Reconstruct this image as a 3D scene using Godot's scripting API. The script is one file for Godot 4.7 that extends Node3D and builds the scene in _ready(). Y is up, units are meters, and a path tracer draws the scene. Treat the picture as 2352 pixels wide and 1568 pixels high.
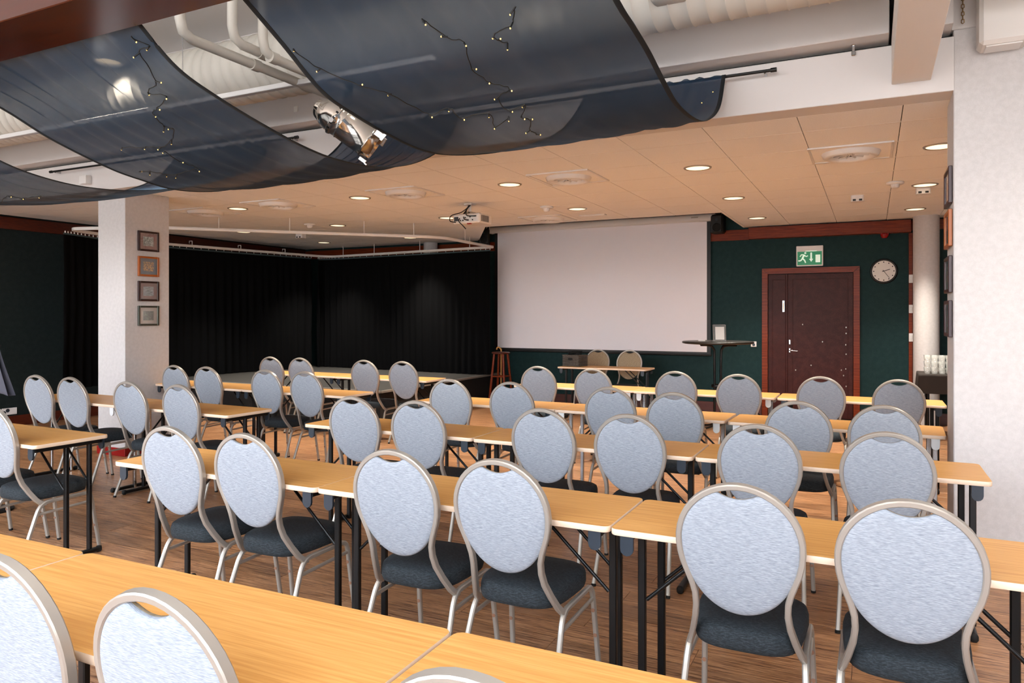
extends Node3D
# A function room set for a seminar: rows of folding tables and oval-backed chairs, a screen, a curtained stage.
# World: x along the table rows, -z towards the screen wall, camera over the origin.

const CEIL := 3.0097
const FL := -0.085
const TILE := 0.69
const BEAM_Z := -5.497
const BACK_Z := -12.6
const LEFT_X := -11.4
const RIGHT_X := 3.5
const FRONT_Z := 1.7
const TOP_Y := 4.35
const ORD := ["first", "second", "third", "fourth", "fifth", "sixth"]

var M := {}
var taken := {}
var size_now := 1.0   # size of the fittings now being built
var rng := RandomNumberGenerator.new()

func _ready() -> void:
	rng.seed = 7
	set_camera_and_light()
	make_materials()
	build_shell()
	size_now = 1.15
	build_ceiling()
	size_now = 1.0
	build_beam_zone()
	size_now = 1.05
	build_back_wall_things()
	size_now = 1.0
	build_stage()
	build_tables_and_chairs()
	build_drapes()
	build_small_things()

func set_camera_and_light() -> void:
	var cam := Camera3D.new()
	cam.name = "camera"
	cam.projection = Camera3D.PROJECTION_FRUSTUM
	cam.near = 0.05
	cam.far = 100.0
	cam.size = 0.05 * 1568.0 / 1675.0
	cam.frustum_offset = Vector2(0, -0.05 * (784.0 - 723.7) / 1675.0)
	cam.position = Vector3(0, 1.555, 0)
	cam.rotation_degrees = Vector3(0, 26.29, 0)
	add_child(cam)
	cam.current = true
	var e := Environment.new()
	e.background_mode = Environment.BG_SKY
	var sm := ProceduralSkyMaterial.new()
	sm.sky_top_color = Color(0.88, 0.93, 1.0)
	sm.sky_horizon_color = Color(1.0, 0.99, 0.98)
	sm.ground_bottom_color = Color(0.78, 0.78, 0.78)
	sm.ground_horizon_color = Color(0.86, 0.86, 0.86)
	sm.sky_energy_multiplier = 1.0
	var sky := Sky.new()
	sky.sky_material = sm
	e.sky = sky
	e.background_energy_multiplier = 14.5
	e.tonemap_mode = Environment.TONE_MAPPER_LINEAR
	e.tonemap_exposure = 1.0
	e.sdfgi_enabled = true
	e.ssao_enabled = true
	e.ssil_enabled = true
	var we := WorldEnvironment.new()
	we.name = "world_environment"
	we.environment = e
	add_child(we)

# ---------------------------------------------------------------- helpers
func numbered(n: String) -> String:
	if not taken.has(n):
		taken[n] = 0
		return n
	taken[n] += 1
	return "%s_%03d" % [n, taken[n]]

func describe(o: Node3D, label: String, category: String, group := "") -> void:
	o.set_meta("label", label)
	o.set_meta("category", category)
	if group != "":
		o.set_meta("group", group)

func thing(called: String, label: String, category: String, at := Vector3.ZERO, turn := 0.0, group := "") -> Node3D:
	var o := Node3D.new()
	o.name = numbered(called)
	add_child(o)
	o.position = at
	o.rotation.y = turn
	o.scale = Vector3.ONE * size_now
	describe(o, label, category, group)
	return o

func part(parent: Node3D, called: String, mesh: Mesh, m: Material, at := Vector3.ZERO) -> MeshInstance3D:
	var o := MeshInstance3D.new()
	o.name = called
	o.mesh = mesh
	o.material_override = m
	o.position = at
	o.cast_shadow = GeometryInstance3D.SHADOW_CASTING_SETTING_ON
	parent.add_child(o, true)
	return o

func one(called: String, mesh: Mesh, m: Material, label: String, category: String, at := Vector3.ZERO, group := "") -> MeshInstance3D:
	var o := part(self, numbered(called), mesh, m, at)
	o.scale = Vector3.ONE * size_now
	describe(o, label, category, group)
	return o

func struct(called: String, mesh: Mesh, m: Material, at := Vector3.ZERO) -> MeshInstance3D:
	var o := part(self, called, mesh, m, at)
	o.set_meta("kind", "structure")
	return o

func struct_root(called: String, at := Vector3.ZERO) -> Node3D:
	var o := Node3D.new()
	o.name = called
	o.position = at
	add_child(o)
	o.set_meta("kind", "structure")
	return o

func new_st() -> SurfaceTool:
	var st := SurfaceTool.new()
	st.begin(Mesh.PRIMITIVE_TRIANGLES)
	return st

func done(st: SurfaceTool) -> ArrayMesh:
	st.generate_normals()
	return st.commit()

func tri(st: SurfaceTool, a: Vector3, b: Vector3, c: Vector3) -> void:
	for p in [a, b, c]:
		st.set_uv(Vector2(p.x, p.z + p.y))
		st.add_vertex(p)

func quad(st: SurfaceTool, a: Vector3, b: Vector3, c: Vector3, d: Vector3) -> void:
	tri(st, a, b, c)
	tri(st, a, c, d)

# chamfered box
func add_box(st: SurfaceTool, c: Vector3, size: Vector3, bev := 0.0, xf := Transform3D.IDENTITY) -> void:
	st.set_smooth_group(-1)
	var h := size * 0.5
	var b: float = minf(bev, minf(h.x, minf(h.y, h.z)) * 0.95)
	var P := func(sx: float, sy: float, sz: float, axis: int) -> Vector3:
		var v := Vector3(sx * (h.x - b), sy * (h.y - b), sz * (h.z - b))
		v[axis] = [sx, sy, sz][axis] * h[axis]
		return xf * (c + v)
	for axis in 3:
		for s in [-1.0, 1.0]:
			var u := (axis + 1) % 3
			var w := (axis + 2) % 3
			var q := []
			for k in [[-1.0, -1.0], [1.0, -1.0], [1.0, 1.0], [-1.0, 1.0]]:
				var sg := [0.0, 0.0, 0.0]
				sg[axis] = s
				sg[u] = k[0]
				sg[w] = k[1]
				q.append(P.call(sg[0], sg[1], sg[2], axis))
			if s > 0:
				quad(st, q[3], q[2], q[1], q[0])
			else:
				quad(st, q[0], q[1], q[2], q[3])
	if b <= 0.0:
		return
	for axis in 3:   # edges along the axis
		var u := (axis + 1) % 3
		var w := (axis + 2) % 3
		for su in [-1.0, 1.0]:
			for sw in [-1.0, 1.0]:
				var q := []
				for t in [[-1.0, u], [1.0, u], [1.0, w], [-1.0, w]]:
					var sg := [0.0, 0.0, 0.0]
					sg[axis] = t[0]
					sg[u] = su
					sg[w] = sw
					q.append(P.call(sg[0], sg[1], sg[2], t[1]))
				if su * sw > 0:
					quad(st, q[0], q[1], q[2], q[3])
				else:
					quad(st, q[3], q[2], q[1], q[0])
	for sx in [-1.0, 1.0]:
		for sy in [-1.0, 1.0]:
			for sz in [-1.0, 1.0]:
				var a: Vector3 = P.call(sx, sy, sz, 0)
				var d: Vector3 = P.call(sx, sy, sz, 1)
				var f: Vector3 = P.call(sx, sy, sz, 2)
				if sx * sy * sz > 0:
					tri(st, a, f, d)
				else:
					tri(st, a, d, f)

func box(size: Vector3, bev := 0.004, c := Vector3.ZERO) -> ArrayMesh:
	var st := new_st()
	add_box(st, c, size, bev)
	return done(st)

func boxes(list: Array, bev := 0.004) -> ArrayMesh:   # [[centre, size], ...]
	var st := new_st()
	for b in list:
		add_box(st, b[0], b[1], bev)
	return done(st)

# box given by its two corners
func span(a: Vector3, b: Vector3, bev := 0.0) -> ArrayMesh:
	return box((b - a).abs(), bev, (a + b) * 0.5)

# rows of points -> smooth surface
func add_grid(st: SurfaceTool, rows: Array, close_rows := false, close_cols := false, flip := false, group := 0) -> void:
	st.set_smooth_group(group)
	var n := rows.size()
	var m: int = rows[0].size()
	for i in (n if close_rows else n - 1):
		for j in (m if close_cols else m - 1):
			var a: Vector3 = rows[i][j]
			var b: Vector3 = rows[(i + 1) % n][j]
			var c: Vector3 = rows[(i + 1) % n][(j + 1) % m]
			var d: Vector3 = rows[i][(j + 1) % m]
			if flip:
				quad(st, d, c, b, a)
			else:
				quad(st, a, b, c, d)

func add_cap(st: SurfaceTool, ring: Array, flip := false) -> void:
	st.set_smooth_group(-1)
	var c := Vector3.ZERO
	for p in ring:
		c += p
	c /= ring.size()
	for i in ring.size():
		if flip:
			tri(st, c, ring[(i + 1) % ring.size()], ring[i])
		else:
			tri(st, c, ring[i], ring[(i + 1) % ring.size()])

func circle(n: int, r: float) -> Array:
	var a := []
	for i in n:
		a.append(Vector2.from_angle(TAU * i / n) * r)
	return a

func rrect(w: float, h: float, r: float, k := 2) -> Array:
	var a := []
	for q in 4:
		var cx: float = (w * 0.5 - r) * [1, -1, -1, 1][q]
		var cy: float = (h * 0.5 - r) * [1, 1, -1, -1][q]
		for i in k + 1:
			a.append(Vector2(cx, cy) + Vector2.from_angle(PI * 0.5 * (q + float(i) / k)) * r)
	return a

# profile swept along a path; up = Vector3.ZERO carries the frame along
func add_sweep(st: SurfaceTool, path: Array, prof: Array, up := Vector3.ZERO, closed := false, crisp := false) -> void:
	var rows := []
	var n := path.size()
	var N := up
	for i in n:
		var a: Vector3 = path[(i - 1 + n) % n] if (closed or i > 0) else path[0]
		var b: Vector3 = path[(i + 1) % n] if (closed or i < n - 1) else path[n - 1]
		var T: Vector3 = (b - a).normalized()
		if up == Vector3.ZERO:
			if N == Vector3.ZERO:
				N = Vector3.UP if absf(T.y) < 0.9 else Vector3.RIGHT
		else:
			N = up
		N = (N - T * N.dot(T)).normalized()
		var S := T.cross(N)
		var ring := []
		for q in prof:
			ring.append(path[i] + S * q.x + N * q.y)
		rows.append(ring)
	if crisp:   # each side of the profile keeps its own normals
		for j in prof.size():
			var strip := []
			for ring in rows:
				strip.append([ring[j], ring[(j + 1) % prof.size()]])
			add_grid(st, strip, closed, false, false, j + 1)
	else:
		add_grid(st, rows, closed, true)
	if not closed:
		add_cap(st, rows[0])
		add_cap(st, rows[n - 1], true)

func sweep(path: Array, prof: Array, up := Vector3.ZERO, closed := false, crisp := false) -> ArrayMesh:
	var st := new_st()
	add_sweep(st, path, prof, up, closed, crisp)
	return done(st)

func rod(a: Vector3, b: Vector3, r: float, n := 10) -> ArrayMesh:
	return sweep([a, b], circle(n, r))

func smooth_path(pts: Array, per := 6) -> Array:
	var out := []
	for i in pts.size() - 1:
		var p0: Vector3 = pts[maxi(i - 1, 0)]
		var p3: Vector3 = pts[mini(i + 2, pts.size() - 1)]
		for k in per:
			out.append((pts[i] as Vector3).cubic_interpolate(pts[i + 1], p0, p3, float(k) / per))
	out.append(pts[-1])
	return out

func add_lathe(st: SurfaceTool, prof: Array, n := 24, xf := Transform3D.IDENTITY) -> void:
	var rows := []
	for p in prof:
		var ring := []
		for i in n:
			var a := TAU * i / n
			ring.append(xf * Vector3(p.x * cos(a), p.y, p.x * sin(a)))
		rows.append(ring)
	add_grid(st, rows, false, true)

func lathe(prof: Array, n := 24, xf := Transform3D.IDENTITY) -> ArrayMesh:
	var st := new_st()
	add_lathe(st, prof, n, xf)
	return done(st)

# flat polygon (x, z) with thickness
func add_prism(st: SurfaceTool, poly: PackedVector2Array, y0: float, y1: float, sides := true, faces := true) -> void:
	st.set_smooth_group(-1)
	var ix := Geometry2D.triangulate_polygon(poly)
	if faces:
		for k in range(0, ix.size(), 3):
			var a := poly[ix[k]]
			var b := poly[ix[k + 1]]
			var c := poly[ix[k + 2]]
			if (b - a).cross(c - a) < 0:
				var t := b
				b = c
				c = t
			tri(st, Vector3(a.x, y1, a.y), Vector3(b.x, y1, b.y), Vector3(c.x, y1, c.y))
			tri(st, Vector3(a.x, y0, a.y), Vector3(c.x, y0, c.y), Vector3(b.x, y0, b.y))
	if sides:
		var cw := Geometry2D.is_polygon_clockwise(poly)
		for i in poly.size():
			var a := poly[i]
			var b := poly[(i + 1) % poly.size()]
			if cw:
				var t := a
				a = b
				b = t
			quad(st, Vector3(a.x, y0, a.y), Vector3(b.x, y0, b.y), Vector3(b.x, y1, b.y), Vector3(a.x, y1, a.y))

func prism(poly: PackedVector2Array, y0: float, y1: float) -> ArrayMesh:
	var st := new_st()
	add_prism(st, poly, y0, y1)
	return done(st)

func round_rect_poly(w: float, d: float, r: float, k := 5) -> PackedVector2Array:
	return PackedVector2Array(rrect(w, d, r, k))

# a prism standing upright: polygon in x, y; thickness along z
func plate(poly: PackedVector2Array, thick: float) -> ArrayMesh:
	var turned := PackedVector2Array()
	for p in poly:
		turned.append(Vector2(p.x, -p.y))
	var out := new_st()
	out.append_from(prism(turned, 0.0, thick), 0, Transform3D(Basis(Vector3.RIGHT, PI * 0.5), Vector3.ZERO))
	return out.commit()

func circle_poly(r: float, n := 32, c := Vector2.ZERO) -> PackedVector2Array:
	var a := PackedVector2Array()
	for i in n:
		a.append(c + Vector2.from_angle(TAU * i / n) * r)
	return a

func disc(r: float, thick: float, n := 32) -> ArrayMesh:   # upright, faces +z
	return plate(circle_poly(r, n), thick)

func ring_mesh(r: float, tube_r: float, n := 32, k := 8) -> ArrayMesh:   # lies flat
	var p := []
	for i in n:
		p.append(Vector3(cos(TAU * i / n) * r, 0, sin(TAU * i / n) * r))
	return sweep(p, circle(k, tube_r), Vector3.UP, true)

# ---------------------------------------------------------------- materials
func mat(c: Color, rough := 0.6, metal := 0.0) -> StandardMaterial3D:
	var m := StandardMaterial3D.new()
	m.albedo_color = c
	m.roughness = rough
	m.metallic = metal
	return m

func noise_image(w: int, h: int, stops: Array, fx: float, fy: float, sd: int, rough := 0.35, fine := 6.0) -> ImageTexture:
	var n1 := FastNoiseLite.new()
	n1.seed = sd
	n1.frequency = 1.0
	n1.fractal_octaves = 4
	var n2 := FastNoiseLite.new()
	n2.seed = sd + 11
	n2.frequency = 1.0
	n2.fractal_octaves = 2
	var g := Gradient.new()
	g.offsets = PackedFloat32Array(stops.map(func(s): return s[0]))
	g.colors = PackedColorArray(stops.map(func(s): return s[1]))
	var im := Image.create(w, h, true, Image.FORMAT_RGB8)
	for y in h:
		# blend the two ends so that the picture repeats without a seam
		var ty := clampf((float(y) / h - 0.85) / 0.15, 0, 1)
		for x in w:
			var u := float(x) / w
			var v := float(y) / h
			var tx := clampf((u - 0.85) / 0.15, 0, 1)
			var a := n1.get_noise_2d(u * fx, v * fy) + rough * n2.get_noise_2d(u * fx * fine, v * fy * fine)
			if tx > 0:
				a = lerpf(a, n1.get_noise_2d((u - 1) * fx, v * fy) + rough * n2.get_noise_2d((u - 1) * fx * fine, v * fy * fine), tx)
			if ty > 0:
				a = lerpf(a, n1.get_noise_2d(u * fx, (v - 1) * fy) + rough * n2.get_noise_2d(u * fx * fine, (v - 1) * fy * fine), ty)
			im.set_pixel(x, y, g.sample(clampf(0.5 + 0.75 * a, 0, 1)))
	im.generate_mipmaps()
	return ImageTexture.create_from_image(im)

func textured(t: Texture2D, per_metre: Vector3, rough: float, world := false, tint := Color.WHITE) -> StandardMaterial3D:
	var m := mat(tint, rough)
	m.albedo_texture = t
	m.uv1_triplanar = true
	m.uv1_world_triplanar = world
	m.uv1_scale = per_metre
	m.uv1_triplanar_sharpness = 8.0
	return m

func make_materials() -> void:
	var beech := noise_image(512, 256, [[0.0, Color(0.76, 0.545, 0.29)], [0.45, Color(0.805, 0.595, 0.335)], [1.0, Color(0.85, 0.65, 0.39)]], 2, 30, 3, 0.6, 3.0)
	M.beech = textured(beech, Vector3(0.6, 1.6, 1.6), 0.4)
	M.beech.metallic_specular = 0.35
	M.beech_edge_daylit = mat(Color(0.86, 0.765, 0.67), 0.5)  # paler than the tabletop: daylight on the edge is painted in
	var oak := noise_image(512, 512, [[0.0, Color(0.33, 0.205, 0.13)], [0.4, Color(0.60, 0.435, 0.30)], [0.7, Color(0.68, 0.51, 0.37)], [1.0, Color(0.77, 0.61, 0.46)]], 5, 42, 5, 0.5)
	M.plank = []
	for k in 5:
		var f: float = [0.86, 1.0, 1.12, 0.93, 1.05][k]
		var m := textured(oak, Vector3(0.55, 1, 1.3), 0.33, true, Color(minf(f, 1.0), minf(f, 1.0) * 0.98, minf(f, 1.0) * 0.96))
		m.uv1_offset = Vector3(0.31 * k, 0.0, 0.57 * k)
		M.plank.append(m)
	M.floor_base = mat(Color(0.16, 0.10, 0.07), 0.6)
	var mahogany := noise_image(256, 256, [[0.0, Color(0.36, 0.13, 0.05)], [0.5, Color(0.44, 0.175, 0.07)], [1.0, Color(0.51, 0.22, 0.095)]], 3, 22, 9)
	M.mahogany = textured(mahogany, Vector3(0.7, 2, 2), 0.35)
	M.mahogany_gloss = textured(mahogany, Vector3(0.4, 0.7, 0.7), 0.16, false, Color(0.56, 0.50, 0.42))
	for w in [M.mahogany]:
		w.metallic_specular = 0.3
	M.mahogany_dark = textured(mahogany, Vector3(0.7, 2, 2), 0.4, false, Color(0.7, 0.62, 0.6))
	var weave := noise_image(512, 512, [[0.0, Color(0.46, 0.485, 0.52)], [0.5, Color(0.545, 0.57, 0.605)], [1.0, Color(0.64, 0.66, 0.69)]], 7, 110, 21, 0.7, 2.3)
	M.back_fabric = textured(weave, Vector3(3, 3, 3), 0.95)
	M.back_fabric.rim_enabled = true
	M.back_fabric.rim = 0.2
	var weave2 := noise_image(256, 256, [[0.0, Color(0.52, 0.46, 0.38)], [0.5, Color(0.62, 0.56, 0.46)], [1.0, Color(0.72, 0.66, 0.56)]], 9, 48, 22, 0.6, 2.5)
	M.front_fabric = textured(weave2, Vector3(3.5, 3.5, 3.5), 0.95)
	var weave3 := noise_image(256, 256, [[0.0, Color(0.06, 0.08, 0.095)], [0.5, Color(0.11, 0.14, 0.16)], [1.0, Color(0.20, 0.235, 0.26)]], 9, 48, 23, 0.6, 2.5)
	M.seat_fabric = textured(weave3, Vector3(4, 4, 4), 0.92)
	M.champagne = mat(Color(0.66, 0.635, 0.60), 0.36, 0.5)
	M.champagne_leg = mat(Color(0.67, 0.65, 0.615), 0.36, 0.5)
	M.rivet = mat(Color(0.62, 0.47, 0.38), 0.4, 0.4)
	M.rubber = mat(Color(0.03, 0.03, 0.03), 0.8)
	M.black_steel = mat(Color(0.035, 0.04, 0.045), 0.35, 0.3)
	M.steel = mat(Color(0.75, 0.76, 0.77), 0.2, 1.0)
	M.tab_dark = mat(Color(0.13, 0.17, 0.21), 0.35)
	M.tab_pale = mat(Color(0.83, 0.84, 0.84), 0.35)
	var plaster := noise_image(256, 256, [[0.0, Color(0.745, 0.73, 0.725)], [0.5, Color(0.765, 0.75, 0.745)], [1.0, Color(0.785, 0.77, 0.765)]], 20, 20, 31, 0.8)
	M.white_wall = textured(plaster, Vector3(1, 1, 1), 0.85, true)
	M.white_paint = mat(Color(0.87, 0.85, 0.83), 0.6)
	M.white_wall_lit = mat(Color(0.83, 0.81, 0.80), 0.75)  # same white as the pillars, lightened to paint in brighter light
	M.white_gloss = mat(Color(0.88, 0.87, 0.86), 0.35)
	M.duct = mat(Color(0.80, 0.78, 0.74), 0.55)
	M.green_wall = textured(noise_image(256, 256, [[0.0, Color(0.09, 0.185, 0.19)], [0.5, Color(0.105, 0.20, 0.205)], [1.0, Color(0.12, 0.215, 0.22)]], 14, 14, 33, 0.8), Vector3(0.7, 0.7, 0.7), 0.6, true)
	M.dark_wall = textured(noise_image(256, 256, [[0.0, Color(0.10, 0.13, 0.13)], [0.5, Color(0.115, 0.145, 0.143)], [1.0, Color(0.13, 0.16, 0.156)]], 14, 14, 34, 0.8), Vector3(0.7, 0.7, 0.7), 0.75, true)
	M.tile = textured(noise_image(256, 256, [[0.0, Color(0.915, 0.91, 0.905)], [0.5, Color(0.94, 0.935, 0.93)], [1.0, Color(0.955, 0.95, 0.945)]], 60, 60, 35, 0.8), Vector3(1.4, 1.4, 1.4), 0.9, true)
	for w in [M.green_wall, M.dark_wall]:
		w.metallic_specular = 0.25
	M.void_dark = mat(Color(0.09, 0.085, 0.08), 0.9)
	M.curtain = mat(Color(0.055, 0.055, 0.058), 0.95)
	M.curtain.metallic_specular = 0.1
	M.tape = mat(Color(0.23, 0.30, 0.32), 0.8)
	M.stage_top = mat(Color(0.15, 0.14, 0.125), 0.85)
	M.stage_skirt = mat(Color(0.02, 0.02, 0.022), 0.85)
	M.screen_cloth = mat(Color(0.93, 0.92, 0.94), 0.75)
	M.black = mat(Color(0.022, 0.022, 0.024), 0.5)
	M.cable = mat(Color(0.02, 0.02, 0.022), 0.6)
	M.chrome = mat(Color(0.86, 0.84, 0.81), 0.13, 1.0)
	M.door_paint = textured(noise_image(256, 256, [[0.0, Color(0.20, 0.075, 0.062)], [0.5, Color(0.235, 0.095, 0.08)], [1.0, Color(0.27, 0.12, 0.10)]], 10, 10, 41, 0.9), Vector3(0.8, 0.8, 0.8), 0.45, true)
	M.door_paint.metallic_specular = 0.3
	var dr := mat(Color(0.05, 0.165, 0.255, 0.88), 0.85)
	dr.transparency = BaseMaterial3D.TRANSPARENCY_ALPHA
	dr.cull_mode = BaseMaterial3D.CULL_DISABLED
	M.drape = dr
	M.hem = mat(Color(0.03, 0.05, 0.065), 0.9)
	var gl := mat(Color(0.92, 0.95, 0.95, 0.10), 0.03)
	gl.transparency = BaseMaterial3D.TRANSPARENCY_ALPHA
	M.pane = gl
	var tumbler := mat(Color(0.93, 0.94, 0.92, 0.13), 0.05)
	tumbler.transparency = BaseMaterial3D.TRANSPARENCY_ALPHA
	M.tumbler = tumbler
	var glow := mat(Color(1, 0.95, 0.86), 0.5)
	glow.emission_enabled = true
	glow.emission = Color(1.0, 0.90, 0.74)
	glow.emission_energy_multiplier = 1.6
	M.lamp_glow = glow
	var fairy := mat(Color(1, 0.9, 0.6), 0.5)
	fairy.emission_enabled = true
	fairy.emission = Color(1.0, 0.80, 0.42)
	fairy.emission_energy_multiplier = 1.3
	M.fairy = fairy
	M.paper = mat(Color(0.88, 0.87, 0.85), 0.8)
	M.red = mat(Color(0.55, 0.04, 0.04), 0.4)
	M.brown_cloth = mat(Color(0.17, 0.135, 0.115), 0.9)
	M.dark_top = mat(Color(0.13, 0.115, 0.10), 0.35)
	M.brass = mat(Color(0.55, 0.42, 0.22), 0.35, 0.9)

# ---------------------------------------------------------------- the room itself
func build_shell() -> void:
	# floor: planks running along x
	var fl := struct_root("floor")
	part(fl, "subfloor", span(Vector3(LEFT_X - 0.2, FL - 0.25, BACK_Z - 0.2), Vector3(RIGHT_X + 0.2, FL - 0.012, FRONT_Z + 0.3)), M.floor_base)
	var pl := 1.28
	var pw := 0.19
	var plank := box(Vector3(pl - 0.002, 0.012, pw - 0.002), 0.0012, Vector3(0, -0.006, 0))
	var spots := []
	var row := 0
	var z := FRONT_Z - pw * 0.5
	while z > BACK_Z:
		var x := LEFT_X - fmod(row * 0.47, 1.0) * pl
		while x < RIGHT_X:
			var c := Vector3(x + pl * 0.5, FL, z)
			var d := c - Vector3(0, 1.555, 0)
			var fwd := -(d.x * sin(deg_to_rad(26.29)) + d.z * cos(deg_to_rad(26.29)))
			var side := d.x * cos(deg_to_rad(26.29)) - d.z * sin(deg_to_rad(26.29))
			var seen := fwd > 1.9 and absf(side) < fwd * 0.72 + 0.5
			spots.append([fwd if seen else 1000.0 + fwd, c, rng.randi() % 5])
			x += pl
		z -= pw
		row += 1
	spots.sort_custom(func(a, b): return a[0] < b[0])
	var rest := new_st()
	for i in spots.size():
		var s: Array = spots[i]
		if i < 300 and s[0] < 1000.0:
			part(fl, "plank", plank, M.plank[s[2]], s[1])
		else:
			rest.append_from(plank, 0, Transform3D(Basis.IDENTITY, s[1]))
	var far_planks := part(fl, "planks_beyond", rest.commit(), M.plank[1])
	far_planks.set_meta("kind", "stuff")
	# walls
	struct("wall_back", span(Vector3(LEFT_X - 0.2, FL - 0.25, BACK_Z - 0.2), Vector3(RIGHT_X + 0.2, TOP_Y, BACK_Z)), M.green_wall)
	struct("wall_left", span(Vector3(LEFT_X - 0.2, FL - 0.25, BACK_Z), Vector3(LEFT_X, TOP_Y, FRONT_Z)), M.dark_wall)
	struct("wall_right", span(Vector3(RIGHT_X, FL - 0.25, BACK_Z), Vector3(RIGHT_X + 0.2, TOP_Y, FRONT_Z)), M.white_wall)
	struct("ceiling_upper", span(Vector3(LEFT_X - 0.2, TOP_Y, BACK_Z - 0.2), Vector3(RIGHT_X + 0.2, TOP_Y + 0.2, FRONT_Z + 0.3)), M.white_paint)
	# window wall behind the camera
	var y0 := 0.55
	var y1 := 4.2
	var n := 5
	var pier := 0.35
	var w := (RIGHT_X - LEFT_X - pier * (n + 1)) / n
	var list := [[Vector3((LEFT_X + RIGHT_X) * 0.5, y0 * 0.5 - 0.2, FRONT_Z + 0.15), Vector3(RIGHT_X - LEFT_X + 0.4, y0 + 0.4, 0.3)],
		[Vector3((LEFT_X + RIGHT_X) * 0.5, (y1 + TOP_Y) * 0.5, FRONT_Z + 0.15), Vector3(RIGHT_X - LEFT_X + 0.4, TOP_Y - y1, 0.3)]]
	for k in n + 1:
		list.append([Vector3(LEFT_X + pier * 0.5 + k * (w + pier), (y0 + y1) * 0.5, FRONT_Z + 0.15), Vector3(pier, y1 - y0, 0.3)])
	list.append([Vector3(LEFT_X - 0.1, 2.0, FRONT_Z + 0.15), Vector3(0.2, 4.7, 0.3)])
	list.append([Vector3(RIGHT_X + 0.1, 2.0, FRONT_Z + 0.15), Vector3(0.2, 4.7, 0.3)])
	struct("wall_front", boxes(list, 0.0), M.white_wall)
	for k in n:
		var c := Vector3(LEFT_X + pier + w * 0.5 + k * (w + pier), (y0 + y1) * 0.5, FRONT_Z + 0.18)
		var win := struct_root("window_%d" % (k + 1), c)
		var h := y1 - y0
		part(win, "window_frame", boxes([[Vector3(0, h * 0.5 - 0.03, 0), Vector3(w, 0.06, 0.08)], [Vector3(0, -h * 0.5 + 0.03, 0), Vector3(w, 0.06, 0.08)],
			[Vector3(-w * 0.5 + 0.03, 0, 0), Vector3(0.06, h - 0.12, 0.08)], [Vector3(w * 0.5 - 0.03, 0, 0), Vector3(0.06, h - 0.12, 0.08)], [Vector3.ZERO, Vector3(0.05, h - 0.12, 0.08)]]), M.white_paint)
		for s in [-1, 1]:
			part(win, "pane", box(Vector3(w * 0.5 - 0.09, h - 0.12, 0.006), 0.0), M.pane, Vector3(s * (w * 0.25 - 0.01), 0, 0))
	# baseboards and the wood band under the ceiling
	struct("baseboard_back", span(Vector3(LEFT_X, FL, BACK_Z), Vector3(-1.63, 0.09, BACK_Z + 0.02), 0.004), M.mahogany_dark)
	struct("baseboard_left", span(Vector3(LEFT_X, FL, BACK_Z + 0.02), Vector3(LEFT_X + 0.02, 0.07, FRONT_Z - 0.01), 0.004), M.mahogany_dark)
	struct("baseboard_right", span(Vector3(-0.16, FL, BACK_Z), Vector3(RIGHT_X, 0.09, BACK_Z + 0.02), 0.004), M.mahogany_dark)
	struct("trim_1", span(Vector3(-1.82, 2.805, BACK_Z), Vector3(0.525, 2.99, BACK_Z + 0.16), 0.004), M.mahogany)
	struct("trim_2", span(Vector3(LEFT_X + 0.03, 2.805, BACK_Z), Vector3(-1.822, 2.98, BACK_Z + 0.03), 0.004), M.mahogany)
	struct("trim_3", span(Vector3(LEFT_X, 2.82, BACK_Z), Vector3(LEFT_X + 0.03, 3.0, -0.5), 0.004), M.mahogany_dark)
	struct("trim_4", span(Vector3(0.527, 2.84, BACK_Z), Vector3(RIGHT_X - 0.01, 2.99, BACK_Z + 0.03), 0.004), M.mahogany)
	struct("trim_5", span(Vector3(0.495, FL, BACK_Z), Vector3(0.547, 2.80, BACK_Z + 0.05), 0.004), M.mahogany)

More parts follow.
